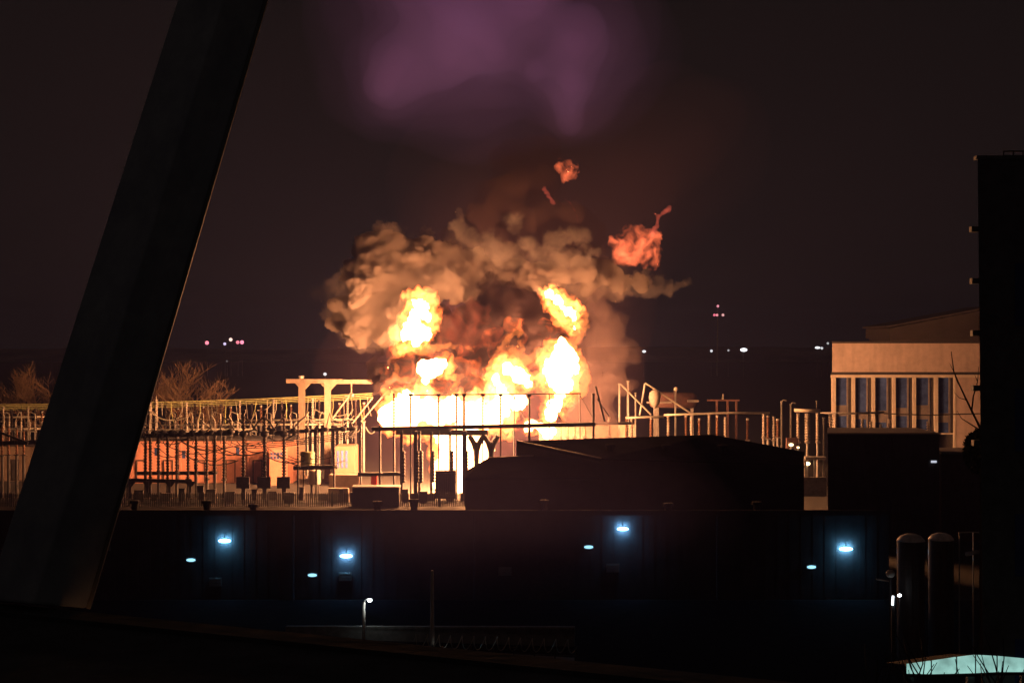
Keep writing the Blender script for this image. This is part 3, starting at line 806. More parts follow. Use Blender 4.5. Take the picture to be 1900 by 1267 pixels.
beam((208,890),(356,893), FR+0.1, 5, 'lower dark crossbeam low across the foot of the orange wall')
beam((255,878),(402,877), FR+2.6, 5, 'shorter dark crossbeam above the lowest one by the orange wall')
beam((545,868),(626,866), FR-0.6, 6, 'short dark crossbeam in front of the pale tanks')
beam((664,880),(748,879), FR-0.6, 5, 'short dark crossbeam left of the column of flame')
beam((690,796),(1105,787), FR-1, 6, 'long dark crossbeam across the foot of the flames')
beam((735,801),(905,803), FR+0.6, 9, 'deep dark girder above the column of flame')
# small legs under the lower beams
for i, px in enumerate((237,270,311,349)):
    t = thing('support_leg', f'{ORD[i]} short leg under the lowest crossbeam, counted from the slanting brace', 'post', (X(px+4,FR-0.4), FR-0.4, 0), 'short legs under the lowest crossbeam')
    part('shaft', MB().bar((X(px+4,FR-.4),FR-.4,0), at(px+4,893,FR-.4), 0.3), M['darksteel'], t)
    part('bracket', MB().add([at(px-6,893,FR-.4), at(px+14,893,FR-.4), at(px+7,903,FR-.4), at(px+1,903,FR-.4)] +
                             [p+Vector((0,.3,0)) for p in (at(px-6,893,FR-.4), at(px+14,893,FR-.4), at(px+7,903,FR-.4), at(px+1,903,FR-.4))],
                             [(0,3,2,1),(4,5,6,7),(0,1,5,4),(1,2,6,5),(2,3,7,6),(3,0,4,7)]), M['darksteel'], t)
    part('foot_plate', MB().box(X(px,FR-.4), X(px+8,FR-.4), FR-.8, FR, 0, 0.15), M['concrete'], t)

# frame posts in front of the fire
fire_x = [762, 814, 847, 861, 896, 929, 982]
for i, px in enumerate(fire_x):
    Y = FR - 0.8
    t = thing('frame_post', f'{ORD[i]} slim post standing against the white flames, counted from the pale gantry side', 'post', (X(px,Y), Y, 0), 'slim posts against the flames')
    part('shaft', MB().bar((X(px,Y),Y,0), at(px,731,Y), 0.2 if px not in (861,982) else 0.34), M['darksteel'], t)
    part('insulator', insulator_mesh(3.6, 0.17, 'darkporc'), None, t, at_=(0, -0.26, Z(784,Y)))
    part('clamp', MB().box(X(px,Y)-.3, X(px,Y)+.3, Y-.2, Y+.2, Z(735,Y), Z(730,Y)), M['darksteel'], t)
busbar([at(758,733,FR-.8), at(860,732,FR-.8), at(980,731,FR-.8), at(1078,730,FR-.8)], 0.09, 'darksteel', 'thin dark rail along the tops of the posts against the flames', name='top_rail')
for i, (px, w_) in enumerate(((745,.4),(771,.5),(778,.3),(800,.3),(835,.3),(862,.6))):
    Y = FR - 2
    t = thing('lower_post', f'{ORD[i]} short dark post below the long crossbeam, counted toward the shed', 'post', (X(px,Y), Y, 0), 'short dark posts below the crossbeam')
    part('shaft', MB().bar((X(px,Y),Y,0), at(px,800,Y), w_), M['darksteel'], t)
    part('insulator', insulator_mesh(4.4, 0.3, 'darkporc'), None, t, at_=(0.3, -0.45, 2.5))
    part('plinth', MB().box(X(px,Y)-.6, X(px,Y)+.6, Y-.6, Y+.4, 0, 1.0), M['concrete'], t)
# curved brackets with flame showing between them
for i, px in enumerate((884, 911)):
    Y = FR - 0.2
    t = thing('curved_bracket', ['curved dark bracket between two slots of flame', 'curved dark bracket at the shed side of the flame slots'][i], 'bracket', (X(px,Y), Y, 0))
    part('stem', MB().tube([(X(px,Y),Y,0), at(px,860,Y), at(px,835,Y)], [0.35,0.35,0.45], 8), M['darksteel'], t)
    part('arm', MB().tube([at(px,838,Y), at(px-5,822,Y), at(px-13,808,Y)], [0.42,0.4,0.36], 8), M['darksteel'], t)
    part('arm', MB().tube([at(px,838,Y), at(px+5,822,Y), at(px+13,808,Y)], [0.42,0.4,0.36], 8), M['darksteel'], t)
# squat transformer silhouette at the flame's foot
t = thing('small_transformer', 'small dark transformer box in front of the foot of the flame column', 'transformer', (X(828,195), 195, 0))
part('tank', MB().box(X(808,195), X(846,195), 194, 196, 0.3, Z(872,195)), M['darksteel'], t)
part('bushing', insulator_mesh(1.4, 0.3, 'darkporc'), None, t, at_=(S(10,195),0,Z(872,195)))
fins = MB()
for k in range(9): fins.box(X(809+k*4,195), X(811+k*4,195), 193.6, 194-0.003, 0.6, Z(876,195))
part('cooling_fin', fins, M['darksteel'], t, kind='stuff')

# palisade fence added to darken the ground at the near edge
pf = thing('added_fence', 'added dark palisade fence shading the ground along the near edge of the substation', 'fence', (X(480,187), 187, 0))
pm = MB(); xx = X(-60,187)
kf = 0
while xx < X(862,187):
    pm.add([(xx,187,0.05),(xx+.16,187,0.05),(xx+.16,187,1.75),(xx+.08,187,1.95),(xx,187,1.75),
            (xx,187.05,0.05),(xx+.16,187.05,0.05),(xx+.16,187.05,1.75),(xx+.08,187.05,1.95),(xx,187.05,1.75)],
           [(0,1,2,3,4),(9,8,7,6,5),(0,5,6,1),(1,6,7,2),(2,7,8,3),(3,8,9,4),(4,9,5,0)])
    xx += .25; kf += 1
part('pale', pm, M['darksteel'], pf, kind='stuff')
for zz in (.45, 1.5): part('rail', MB().box(X(-60,187), X(862,187), 187.053, 187.11, zz, zz+.07), M['darksteel'], pf)
for k in range(24):
    part('post', box_mesh(.12,.12,2.0,'darksteel','post'), None, pf, at_=(X(-60,187)+k*2.85-pf.location.x, .2, 0))
# cabinets, marshalling boxes and cable boxes among the legs
rc = random.Random(17)
for i, px in enumerate((222, 258, 286, 306, 338, 372, 392, 428, 472, 506, 536, 560, 600, 634, 660, 712, 726, 752, 786)):
    Y = 191 + rc.uniform(0, 4); w2 = rc.uniform(.25,.7); h2 = rc.uniform(.9, 2.0)
    t = thing('kiosk', f'{ORD[i]} small dark kiosk among the legs of the front row, counted from the slanting brace', 'cabinet', (X(px,Y), Y, 0), 'small dark kiosks')
    part('body', MB().box(X(px,Y)-w2, X(px,Y)+w2, Y-.3, Y+.3, .15, h2), M['darksteel'], t)
    part('roof', MB().box(X(px,Y)-w2-.06, X(px,Y)+w2+.06, Y-.36, Y+.36, h2+.003, h2+.08), M['darksteel'], t)
    part('plinth', MB().box(X(px,Y)-w2+.05, X(px,Y)+w2-.05, Y-.25, Y+.25, 0, .147), M['concrete'], t)
# clamps and jumper loops on the upper crossbeams
for i, px in enumerate((226, 244, 262, 287, 302, 320, 338, 357, 374, 392, 408, 428, 506, 545, 570, 604, 636, 655)):
    Y = FR - .4
    a0 = rc.uniform(-9, 9)
    t = thing('jumper_loop', f'{ORD[i]} dark jumper loop standing on the upper crossbeams, counted from the slanting brace', 'wire', at(px, 806-(px-230)*.018, Y), 'dark jumper loops')
    yb = 804-(px-230)*.02
    part('clamp', MB().ball(at(px,yb,Y), rc.uniform(.3,.55), 8, 6, (1.2,.8,.8)), M['darksteel'], t, smooth=True)
    part('loop', MB().tube([at(px,yb,Y), at(px+a0*.4,yb-10,Y), at(px+a0,yb-rc.uniform(14,30),Y), at(px+a0*1.6+4,yb-rc.uniform(6,24),Y+1)], .09, 6), M['darksteel'], t)
    part('drop', MB().tube([at(px+2,yb,Y), at(px+rc.uniform(-4,6),yb+12,Y), at(px+rc.uniform(-8,8),yb+rc.uniform(18,30),Y)], .07, 5), M['darksteel'], t)

rk = random.Random(23)
for i in range(24):
    xa = rk.uniform(225, 560); xb = xa + rk.uniform(40, 110); ya = rk.uniform(806, 850); Y = FR + rk.uniform(-2, 3)
    single('slack_cable', MB().tube(sag(at(xa,ya,Y), at(xb,ya+rk.uniform(-14,24),Y+rk.uniform(-1,1)), rk.uniform(.3,1.4), 8), rk.uniform(.05,.09), 5), M['darksteel'],
           f'{ORD[i]} slack dark cable looping between the front posts', 'wire', 'slack dark cables between the front posts')
for i in range(20):
    xa = rk.uniform(225, 690); xb = xa + rk.uniform(20, 70); ya = rk.uniform(758, 800); Y = 232 + rk.uniform(-3, 8)
    single('lit_cable', MB().tube(sag(at(xa,ya,Y), at(xb,ya+rk.uniform(-16,16),Y+rk.uniform(-1,1)), rk.uniform(.2,1.2), 8), rk.uniform(.06,.11), 5), M['alu'],
           f'{ORD[i]} lit cable drooping through the rear bays', 'wire', 'lit cables drooping through the rear bays')

# ---- orange lit wall with doors and little windows
OY = 219.0
ow = thing('switch_house', 'long switch house whose pale wall glows orange in the firelight', 'building', (X(380,OY), OY, 0))
zo = Z(818, OY)
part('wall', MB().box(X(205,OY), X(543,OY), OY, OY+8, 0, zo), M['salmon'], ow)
part('roof', MB().box(X(203,OY), X(545,OY), OY-.3, OY+8.2, zo+.003, zo+.3), M['darksteel'], ow)
for px, py in ((249,840),(290,838),(341,843),(222,873),(441,836)):
    wn = part('window', MB().box(X(px-3,OY), X(px+3,OY), OY-.03, OY+.02, Z(py+7,OY), Z(py-6,OY)), M['glass'], ow)
    part('frame', MB().box(X(px-4,OY), X(px+4,OY), OY-.06, OY-.032, Z(py-6,OY)+.003, Z(py-7.4,OY)), M['darksteel'], wn)
for px in (262, 312, 372, 428, 478, 512):
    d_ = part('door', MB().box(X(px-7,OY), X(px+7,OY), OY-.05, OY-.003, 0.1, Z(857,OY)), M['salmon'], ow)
    part('frame', MB().box(X(px-9,OY), X(px-7.3,OY), OY-.1, OY-.004, 0.1, Z(855,OY)).box(X(px+7.3,OY), X(px+9,OY), OY-.1, OY-.004, 0.1, Z(855,OY)).box(X(px-9,OY), X(px+9,OY), OY-.1, OY-.004, Z(855,OY)+.003, Z(853,OY)), M['darksteel'], d_)
for px in (335, 400, 460):
    part('pilaster', MB().box(X(px-2,OY), X(px+2,OY), OY-.14, OY-.003, 0, zo-.05), M['salmon'], ow)
# small-paned annex
sw = thing('paned_hut', 'little hut with a row of small square windows beside the switch house', 'building', (X(525,215), 215, 0))
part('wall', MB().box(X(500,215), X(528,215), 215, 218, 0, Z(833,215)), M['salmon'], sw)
for r in range(2):
    for c in range(4):
        part('window', MB().box(X(502+c*6,215), X(506+c*6,215), 214.96, 215.02, Z(844+r*7,215), Z(839.5+r*7,215)), M['glass'], sw)
# brighter blocks left of the flames
sw2 = thing('lattice_front_block', 'tall pale block with small panes behind the pale gantry foot', 'building', (X(638,214), 214, 0))
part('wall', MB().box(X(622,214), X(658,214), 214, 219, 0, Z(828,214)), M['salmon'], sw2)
for r in range(3):
    for c in range(3):
        part('window', MB().box(X(625+c*8,214), X(629+c*8,214), 213.96, 214.02, Z(846+r*11,214), Z(836+r*11,214)), M['glass'], sw2)
# tanks
for (px, pt, pb, r_, m_, lb) in ((571,838,864,13,'olive','squat olive tank standing on the short crossbeam'), (584,872,898,11,'paint','pale upright cylinder under the olive tank')):
    Y = FR + 0.8
    t = thing('tank', lb, 'tank', (X(px,Y), Y, Z(pb,Y)))
    rr = S(r_,Y); hh = Z(pt,Y)-Z(pb,Y)
    part('shell', MB().lathe([(rr*.97,0),(rr,0.1),(rr,hh-.1),(rr*.9,hh)], 20), M[m_], t, smooth=True, at_=(0,0,0))
    part('rim', MB().lathe([(rr*1.06,hh-.25),(rr*1.06,hh-.12)], 20), M[m_], t, at_=(0,0,0))
    part('leg', MB().box(-rr*.7,-rr*.5,-.1,.1,-Z(pb,Y),0).box(rr*.5,rr*.7,-.1,.1,-Z(pb,Y),0), M['darksteel'], t, at_=(0,0,0))
# low walls and boxes on the near edge of the yard
t = thing('container', 'low dark container at the near edge of the substation yard', 'container', (X(697,188), 188, 0))
part('body', MB().box(X(656,188), X(742,188), 186.5, 189, 0.1, Z(903,188)), M['cladding'], t)
part('lid', MB().box(X(655,188), X(743,188), 186.4, 189.1, Z(903,188)+.003, Z(900.5,188)), M['trim'], t)
single('concrete_block', MB().box(X(610,193), X(647,193), 192.4, 193.4, 0, Z(905,193)), M['concrete'], 'pale concrete block beside the low dark container', 'block')
t = thing('red_cabinet', 'small red cabinet under the short crossbeam left of the flames', 'cabinet', (X(694,201), 201, 0))
part('body', MB().box(X(689,201), X(700,201), 200.6, 201.4, 0, Z(880,201)), M['red'], t)
part('roof', MB().box(X(688,201), X(701,201), 200.5, 201.5, Z(880,201)+.003, Z(878.5,201)), M['darksteel'], t)
single('grey_cabin', MB().box(X(612,203), X(668,203), 202, 204.5, 0, Z(880,203)), M['concrete'], 'long low grey cabin left of the red cabinet', 'cabin')

# ---- rear rows lit by the fire, left half
RR = 233.0
top_y = lambda px: 748 - (px-245)*0.028
for k in range(4):
    p, q = at(-60, top_y(-60)+k*3.1-6, RR+k*2.5), at(692, top_y(692)+k*3.1-6, RR+k*2.5)
    busbar(sag(p, q, 0.5, 24), 0.075, 'yellowline', ['nearest','second','third','farthest'][k] + ' pale yellow-green conductor strung over the rear bays', 'yellow-green conductors over the rear bays', 'conductor')
rear_x = [6,22,38,52,66,78,246,262,280,291,307,330,346,362,378,393,410,428,445,467,484,507,523,540,580,592,630,645,660,675]
for i, px in enumerate(rear_x):
    Y = RR + (i % 4)*2.2
    lab = (f'{ORD[i]} lit rear insulator post from the outer edge, beyond the slanting brace' if px < 200 else
           f'{ORD[i-6]} lit rear insulator post counted from the slanting brace toward the flames')
    post_insulator(px, Y, top_y(px)+3+(i%3)*5, 782+(i*5)%12, lab, 'lit insulator posts of the rear row', 'darksteel' if i % 3 == 1 else 'steel', ('greyporc','darkporc','porcelain')[i % 3], r=0.27, leg=0.2)
for k, (pa, pb, py) in enumerate(((235,470,798),(235,640,789),(440,660,780),(-40,84,797),(-40,84,775))):
    Y = RR - 2 + k*1.3
    busbar([at(pa,py,Y), at((pa+pb)/2,py-1,Y), at(pb,py-2,Y)], 0.16, 'alu', ['low lit busbar behind the orange wall roof','long lit busbar through the rear bays','short lit busbar near the pale gantry','low lit busbar beyond the slanting brace','upper lit busbar beyond the slanting brace'][k], 'lit busbars of the rear bays')
rd = random.Random(9)
dx = [250,272,300,318,338,354,371,386,402,420,437,456,476,496,513,530,572,585,618,637,652,668,682]
for i, px in enumerate(dx):
    Y = RR + rd.uniform(0, 7)
    b_x = px + rd.uniform(-7, 7); zb_ = rd.choice((772, 780, 786, 792))
    single('dropper_wire', MB().tube([at(px, top_y(px)+1, Y), at(px+(b_x-px)*.2+rd.uniform(-2,2), top_y(px)+18, Y), at(b_x, zb_, Y)], .07, 5), M['alu' if i % 3 else 'yellowline'],
           f'{ORD[i]} lit dropper wire hanging from the yellow-green conductors, counted from the slanting brace', 'wire', 'lit dropper wires')
# lit A-frame supports with bent jumpers
rj = random.Random(3)
for i, px in enumerate((258, 283, 320, 352, 372, 404, 436, 470, 498, 545, 566, 598, 640, 12, 34, 60)):
    Y = RR - 3 + (i % 3)
    t = thing('disconnector', f'{ORD[i]} small lit disconnector with a bent jumper, ' + ('beyond the slanting brace' if px < 200 else 'counted from the slanting brace'), 'switch', (X(px,Y), Y, 0), 'lit disconnectors of the rear bays')
    zb = Z(800, Y)
    part('frame', MB().bar((X(px-5,Y),Y,0),(X(px-5,Y),Y,zb),.2).bar((X(px+5,Y),Y,0),(X(px+5,Y),Y,zb),.2).bar((X(px-8,Y),Y,zb),(X(px+8,Y),Y,zb),.26), M['steel'], t)
    part('insulator', insulator_mesh(1.5,0.24,'greyporc'), None, t, at_=(X(px-5,Y)-X(px,Y),0,zb+.13))
    part('insulator', insulator_mesh(1.5,0.24,'greyporc'), None, t, at_=(X(px+5,Y)-X(px,Y),0,zb+.13))
    a_ = rj.uniform(-7, 7)
    part('jumper', MB().tube([at(px-5,800-19,Y), at(px-4+a_,772,Y), at(px+a_,764,Y), at(px+5,768,Y), at(px+6,781,Y)], 0.08, 6), M['alu'], t)
for i, px in enumerate((267, 279, 290)):
    Y = RR - 1
    t = thing('bushing', ['tall pale bushing nearest the slanting brace', 'middle one of three tall pale bushings', 'tall pale bushing third from the slanting brace'][i], 'insulator', (X(px,Y), Y, 0), 'three tall pale bushings')
    part('body', insulator_mesh(3.4, 0.3, 'greyporc'), None, t, at_=(0,0,Z(778,Y)))
    part('leg', MB().bar((X(px,Y),Y,0),(X(px,Y),Y,Z(778,Y)),0.4), M['steel'], t)
    part('tip', MB().tube([at(px,742,Y), at(px,735,Y)], 0.1), M['alu'], t)

# ---- pale concrete gantry
GY = 226.0
for (pxc, pl, pr, pt, Yg, lab) in ((560, 532, 636, 707, GY, 'pale concrete gantry with its column nearer the brace, tee shaped'),
                                   (608, 602, 690, 708, GY-5, 'pale concrete gantry reaching its arm toward the flames')):
    t = thing('gantry', lab, 'gantry', (X(pxc,Yg), Yg, 0), 'pale concrete gantries')
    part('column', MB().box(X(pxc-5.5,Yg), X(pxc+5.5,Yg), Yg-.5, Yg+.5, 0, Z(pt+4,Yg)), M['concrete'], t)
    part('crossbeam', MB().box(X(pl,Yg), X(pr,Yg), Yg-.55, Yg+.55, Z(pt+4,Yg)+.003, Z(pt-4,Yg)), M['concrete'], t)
    s = 1
    tri = [at(pxc+5.6,pt+4.2,Yg), at(pxc+17,pt+4.2,Yg), at(pxc+5.6,pt+16,Yg)]
    part('haunch', MB().add([p+Vector((0,-.4,0)) for p in tri]+[p+Vector((0,.4,0)) for p in tri], [(0,2,1),(3,4,5),(0,1,4,3),(1,2,5,4),(2,0,3,5)]), M['concrete'], t)
    tri = [at(pxc-5.6,pt+4.2,Yg), at(pxc-12,pt+4.2,Yg), at(pxc-5.6,pt+11,Yg)]
    part('haunch', MB().add([p+Vector((0,-.4,0)) for p in tri]+[p+Vector((0,.4,0)) for p in tri], [(0,1,2),(3,5,4),(0,3,4,1),(1,4,5,2),(2,5,3,0)]), M['concrete'], t)
    part('foot', MB().box(X(pxc-9,Yg), X(pxc+9,Yg), Yg-.9, Yg+.9, 0, .5), M['concrete'], t)
t = thing('vent_stack', 'short grey vent stack showing above the tee shaped gantry', 'chimney', (X(559,238), 238, 0))
part('pipe', MB().lathe([(.4,0),(.4,Z(700,238))], 12, (X(559,238),238,0)), M['steel'], t)
part('cowl', MB().lathe([(.5,0),(.5,.25)], 12, (X(559,238),238,Z(700,238))), M['steel'], t)
# slanting insulator strings
for i, (p, q, lb) in enumerate((((617,776),(648,734),'slanting lit insulator string hanging from the gantry arm'), ((654,785),(692,737),'longer slanting lit insulator string nearer the flames'),
                                ((670,782),(716,728),'dim slanting insulator string just left of the flames'))):
    P0, P1 = at(p[0],p[1],GY-4), at(q[0],q[1],GY-4)
    t = thing('insulator_string', lb, 'insulator', P0, 'slanting insulator strings')
    part('rod', MB().tube([P0,P1], 0.11, 8), M['alu'], t)
    for k in range(1, 12):
        c = P0.lerp(P1, k/12); d = (P1-P0).normalized()*0.12
        part('disc', MB().tube([c-d, c+d], [0.12, 0.2], 8), M['greyporc'], t)
t = thing('hanging_clamp', 'hooked clamp hanging under the gantry arm', 'clamp', at(652,713,GY-5))
part('hook', MB().tube([at(652,712,GY-5), at(652,728,GY-5), at(647,733,GY-5), at(640,735,GY-5)], .12, 6), M['alu'], t)
part('weight', MB().ball(at(654,733,GY-5), .35), M['steel'], t, smooth=True)
# dark triple lines sloping in front of the gantry feet
for k in range(4):
    Y = FR + 3
    busbar(sag(at(455, 822+k*3.2, Y), at(658, 800+k*3.6, Y), .25), 0.07, 'darksteel', ['topmost','second','third','lowest'][k] + ' of four dark wires sloping below the upper crossbeam', 'four dark sloping wires', 'wire')

# ---- beyond the slanting brace at the picture's edge
for i, px in enumerate((4, 16, 31, 44)):
    post_insulator(px, FR + i*.5, 790+i*3, 845, ['dark post at the outer edge beyond the slanting brace','second dark post beyond the slanting brace from the outer edge','third dark post beyond the slanting brace from the outer edge','dark post tight beside the slanting brace'][i],
                   'dark posts beyond the slanting brace', 'darksteel', r=0.22, leg=0.22)
beam((-40,823),(72,820), FR, 6, 'dark crossbeam beyond the slanting brace')
single('diagonal_strut', MB().bar(at(-30,790,FR-1), at(52,822,FR-1), .3), M['darksteel'], 'dark diagonal strut beyond the slanting brace', 'strut')
eh = thing('equipment_house', 'dim concrete equipment house beyond the slanting brace', 'building', (X(10,222), 222, 0))
part('wall', MB().box(X(-60,222), X(70,222), 222, 228, 0, Z(828,222)), M['concrete'], eh)
part('roof', MB().box(X(-62,222), X(72,222), 221.8, 228.2, Z(828,222)+.003, Z(825,222)), M['darksteel'], eh)
part('door', MB().box(X(22,222), X(36,222), 221.94, 221.997, .1, Z(852,222)), M['darksteel'], eh)

# ---- right half: bays beyond the shed roof
RY = 216.0
def lit_post(px, Y, pt, label, wpx=3, m='steel'):
    t = thing('steel_post', label, 'post', (X(px,Y), Y, 0), 'steel posts right of the flames')
    part('shaft', MB().bar((X(px,Y),Y,0), at(px,pt,Y), S(wpx,Y)), M[m], t)
    part('cap', MB().box(X(px,Y)-S(wpx*.8,Y), X(px,Y)+S(wpx*.8,Y), Y-.25, Y+.25, Z(pt,Y), Z(pt-1.5,Y)), M[m], t)
    return t
lit_post(1101, 199, 731, 'thick dark post at the right edge of the flames', 4.5, 'darksteel')
lit_post(1149, RY, 713, 'lit post under the lower end of the first slanting stay', 3)
lit_post(1165, RY+2, 708, 'lit twin post beside the first slanting stay', 3.5)
lit_post(1179, RY+3, 730, 'shorter dim post between the two slanting stays', 2.5)
lit_post(1253, RY+1, 728, 'pale post with a ball top in front of the horizontal tank', 3)
for i, (p, q, lb) in enumerate((((1152,713),(1208,769),'first bright slanting stay right of the flames'), ((1197,710),(1284,768),'second longer bright slanting stay right of the flames'))):
    single('slanting_stay', MB().tube([at(*p,RY), at(*q,RY)], .14, 8), M['alu'], lb, 'stay', 'bright slanting stays')
single('raking_strut', MB().tube([at(1197,711,RY+.5), at(1187,770,RY+.5)], .16, 8), M['steel'], 'slanting leg under the second bright stay', 'leg strut')
single('ball_finial', MB().ball(at(1254,726,RY+1)+Vector((0,0,.35)), .35), M['paint'], 'pale ball on the post before the horizontal tank', 'ball', smooth=True)
for i, (p, q) in enumerate((((1105,716),(1122,782)),((1108,740),(1130,772)))):
    single('dark_strut', MB().bar(at(*p,199.5), at(*q,199.5), .26-.1*i), M['darksteel'], ['steep dark strut leaning on the thick post','thin dark strut leaning on the thick post'][i], 'strut')
for i, (p, q) in enumerate((((1076,733),(1102,778)),((954,735),(975,780)),((1019,745),(1043,782)))):
    single('dark_wire', MB().tube([at(*p,198), at(*q,198)], .06, 6), M['darksteel'], ['dark wire slanting down beside the thick post','dark wire slanting down in the middle of the flames','dark wire slanting under the tall flame'][i], 'wire')
for i, px in enumerate((954, 1019, 1076)):
    single('thin_pole', MB().tube([(X(px,198.3),198.3,0), at(px,731 + (i==0)*2,198.3)], .08, 6), M['darksteel'], ['thin pole near the centre of the flames','thin pole under the tall right flame','thin pole left of the thick post'][i], 'pole')
# conservator tank of a transformer
t = thing('transformer', 'transformer with a long horizontal tank on legs right of the flames', 'transformer', (X(1245,RY+5), RY+5, 0))
c0, c1 = at(1206,741,RY+5), at(1292,743,RY+5)
rr = S(15,RY)
part('tank', MB().tube([c0, c0+Vector((.3,0,0)), c1-Vector((.6,0,0)), c1], [rr*.85, rr, rr, rr*.7], 20), M['brick'], t, smooth=True)
for px in (1220, 1284): part('leg', MB().bar((X(px,RY+5),RY+5,0), at(px,752,RY+5), .4), M['steel'], t)
part('shelf', MB().box(X(1200,RY+3.4), X(1246,RY+3.4), RY+3, RY+3.8, Z(748,RY+3.4), Z(745,RY+3.4)), M['steel'], t)
part('shelf', MB().box(X(1276,RY+3.4), X(1296,RY+3.4), RY+3, RY+3.8, Z(746,RY+3.4), Z(742,RY+3.4)), M['steel'], t)
t = thing('bushing', 'fat pale bottle shaped bushing beside the horizontal tank', 'insulator', (X(1215,RY), RY, 0))
part('body', MB().lathe([(.25,0),(.75,.8),(.95,1.6),(.8,2.4),(.3,2.8)], 14, (X(1215,RY),RY,Z(757,RY))), M['greyporc'], t, smooth=True)
part('leg', MB().bar((X(1215,RY),RY,0), at(1215,757,RY), .4), M['steel'], t)
# small raised frame
t = thing('raised_gantry', 'small raised steel frame with a flat top bar, right of the horizontal tank', 'frame', (X(1342,RY+2), RY+2, 0))
part('top_bar', MB().box(X(1312,RY+2), X(1372,RY+2), RY+1.8, RY+2.2, Z(744,RY+2), Z(741,RY+2)), M['brick'], t)
for px in (1330, 1350, 1366): part('leg', MB().bar((X(px,RY+2),RY+2,0), at(px,744.2,RY+2), .3), M['brick'], t)
part('finial', MB().tube([at(1341,741,RY+2), at(1342,731,RY+2)], .12), M['alu'], t)
# busbars and insulators above the shed roof
busbar([at(1050,787,RY-6), at(1110,786,RY-6), at(1172,785,RY-6)], .22, 'darksteel', 'dark busbar just right of the flames above the shed')
busbar([at(1163,775,RY-3), at(1200,774,RY-3), at(1232,773,RY-3)], .18, 'alu', 'bright busbar over the shed next to the first stay')
busbar([at(1232,770,RY-3), at(1290,768,RY-3), at(1352,766,RY-3), at(1428,766,RY-3)], .17, 'alu', 'long busbar dimming to the right over the shed')
ins_x = [1130,1163,1172,1208,1240,1273,1283,1298,1316,1331,1346,1387,1417,1425,1436,1443]
for i, px in enumerate(ins_x):
    post_insulator(px, RY-3 + (i % 3)*1.2, 776 if px < 1235 else 770+(i%4)*3, 812+(i%3)*3, f'{ORD[i]} beaded insulator above the shed roof, counted from the flames',
                   'beaded insulators above the shed roof', 'steel', 'porcelain' if i % 2 else 'greyporc', r=.3, leg=.2)
for i, px in enumerate((1008,1022,1040,1053,1066,1085)):
    post_insulator(px, RY-7, 789, 812, f'{ORD[i]} low dark insulator at the right foot of the flames', 'low dark insulators at the foot of the flames', 'darksteel', r=.2, leg=.2)
# low lit wall behind those insulators
lw = thing('blast_wall', 'low blast wall glowing behind the insulators right of the flames', 'wall', (X(1100,226), 226, 0))
part('panel', MB().box(X(1000,226), X(1178,226), 226, 226.4, 0, Z(790,226)), M['concrete'], lw)
part('coping', MB().box(X(999,226), X(1179,226), 225.9, 226.5, Z(790,226)+.003, Z(787,226)), M['concrete'], lw)
# far right bay beside the pale building
for i, (px, pt) in enumerate(((1450,746),(1467,751),(1515,745),(1528,776))):
    t = lit_post(px, 212+i, pt, ['hooked grey post at the end of the long busbar','second hooked grey post before the bright busbar','thin mast above the bright busbar','stout lit post beside the dark box building'][i], 2.2 if i != 2 else 1, 'steel')
    if i < 2: part('hook', MB().tube([at(px,pt,212+i), at(px+3,pt-4,212+i), at(px+9,pt-3,212+i)], .1, 6), M['steel'], t)
busbar([at(1474,761,211), at(1500,762,211), at(1522,762,211)], .26, 'paint', 'thick bright white busbar left of the pale building')
busbar([at(1522,766,211), at(1580,767,211), at(1640,765,211)], .16, 'steel', 'dim busbar crossing in front of the tall windows')
busbar([at(1640,767,212), at(1720,770,212), at(1830,767,212)], .09, 'darksteel', 'thin dark cable crossing in front of the pale building')
for i, px in enumerate((1481,1498,1517,1541,1550)):
    post_insulator(px, 211+(i%2), 770, 822, f'{ORD[i]} insulator under the bright white busbar, counted from the shed', 'insulators left of the pale building', 'steel', 'greyporc', r=.34 if px!=1498 else .5, leg=.2)
for i, px in enumerate((1600,1616,1634,1650,1722)):
    post_insulator(px, 214+(i%2), 780+(i%3)*5, 812, f'{ORD[i]} pale insulator in front of the tall windows', 'pale insulators in front of the tall windows', 'steel', 'greyporc', r=.3, leg=.2)
t = thing('control_box', 'square control box with warm lamps at the shed corner', 'cabinet', (X(1474,209), 209, 0))
part('body', MB().box(X(1459,209), X(1480,209), 208.5, 209.5, Z(832,209), Z(812,209)), M['brick'], t)
part('leg', MB().bar((X(1464,209),209,0),(X(1464,209),209,Z(832.1,209)),.25).bar((X(1476,209),209,0),(X(1476,209),209,Z(832.1,209)),.25), M['steel'], t)
warm = lamp_mat('warm lens', (1.0, 0.72, 0.35), 5.0)
for i, (px, py, r_, Y, lb) in enumerate(((1468,825,3.4,208,'warm lamp on the square control box'),(1481,830,2,208,'tiny warm lamp at the corner of the control box'),(1498,860,4.2,205,'round warm lamp above the strip of lit yard'))):
    t = thing('yard_lamp', lb, 'lamp', at(px,py,Y), 'warm yard lamps')
    part('lens', MB().ball(at(px,py,Y), S(r_,Y), 10, 8, (1.3,1,.8)), warm, t, smooth=True)
    part('hood', MB().box(X(px-r_*1.4,Y), X(px+r_*1.4,Y), Y-.3, Y+.3, Z(py-r_,Y), Z(py-r_-1.4,Y)), M['black'], t)
    part('pole', MB().bar((X(px,Y),Y+.42,0), (X(px,Y),Y+.42,Z(py-r_-1.4,Y)), .2), M['steel'], t)
t = thing('yard_stand', 'low lit steel stand in the gap beside the dark box building', 'frame', (X(1512,204), 204, 0))
part('top_plate', MB().box(X(1492,204), X(1530,204), 203, 205, Z(852,204), Z(847,204)), M['steel'], t)
for px in (1494, 1512, 1529): part('leg', MB().bar((X(px,204),204,0),(X(px,204),204,Z(852.1,204)),.3), M['steel'], t)
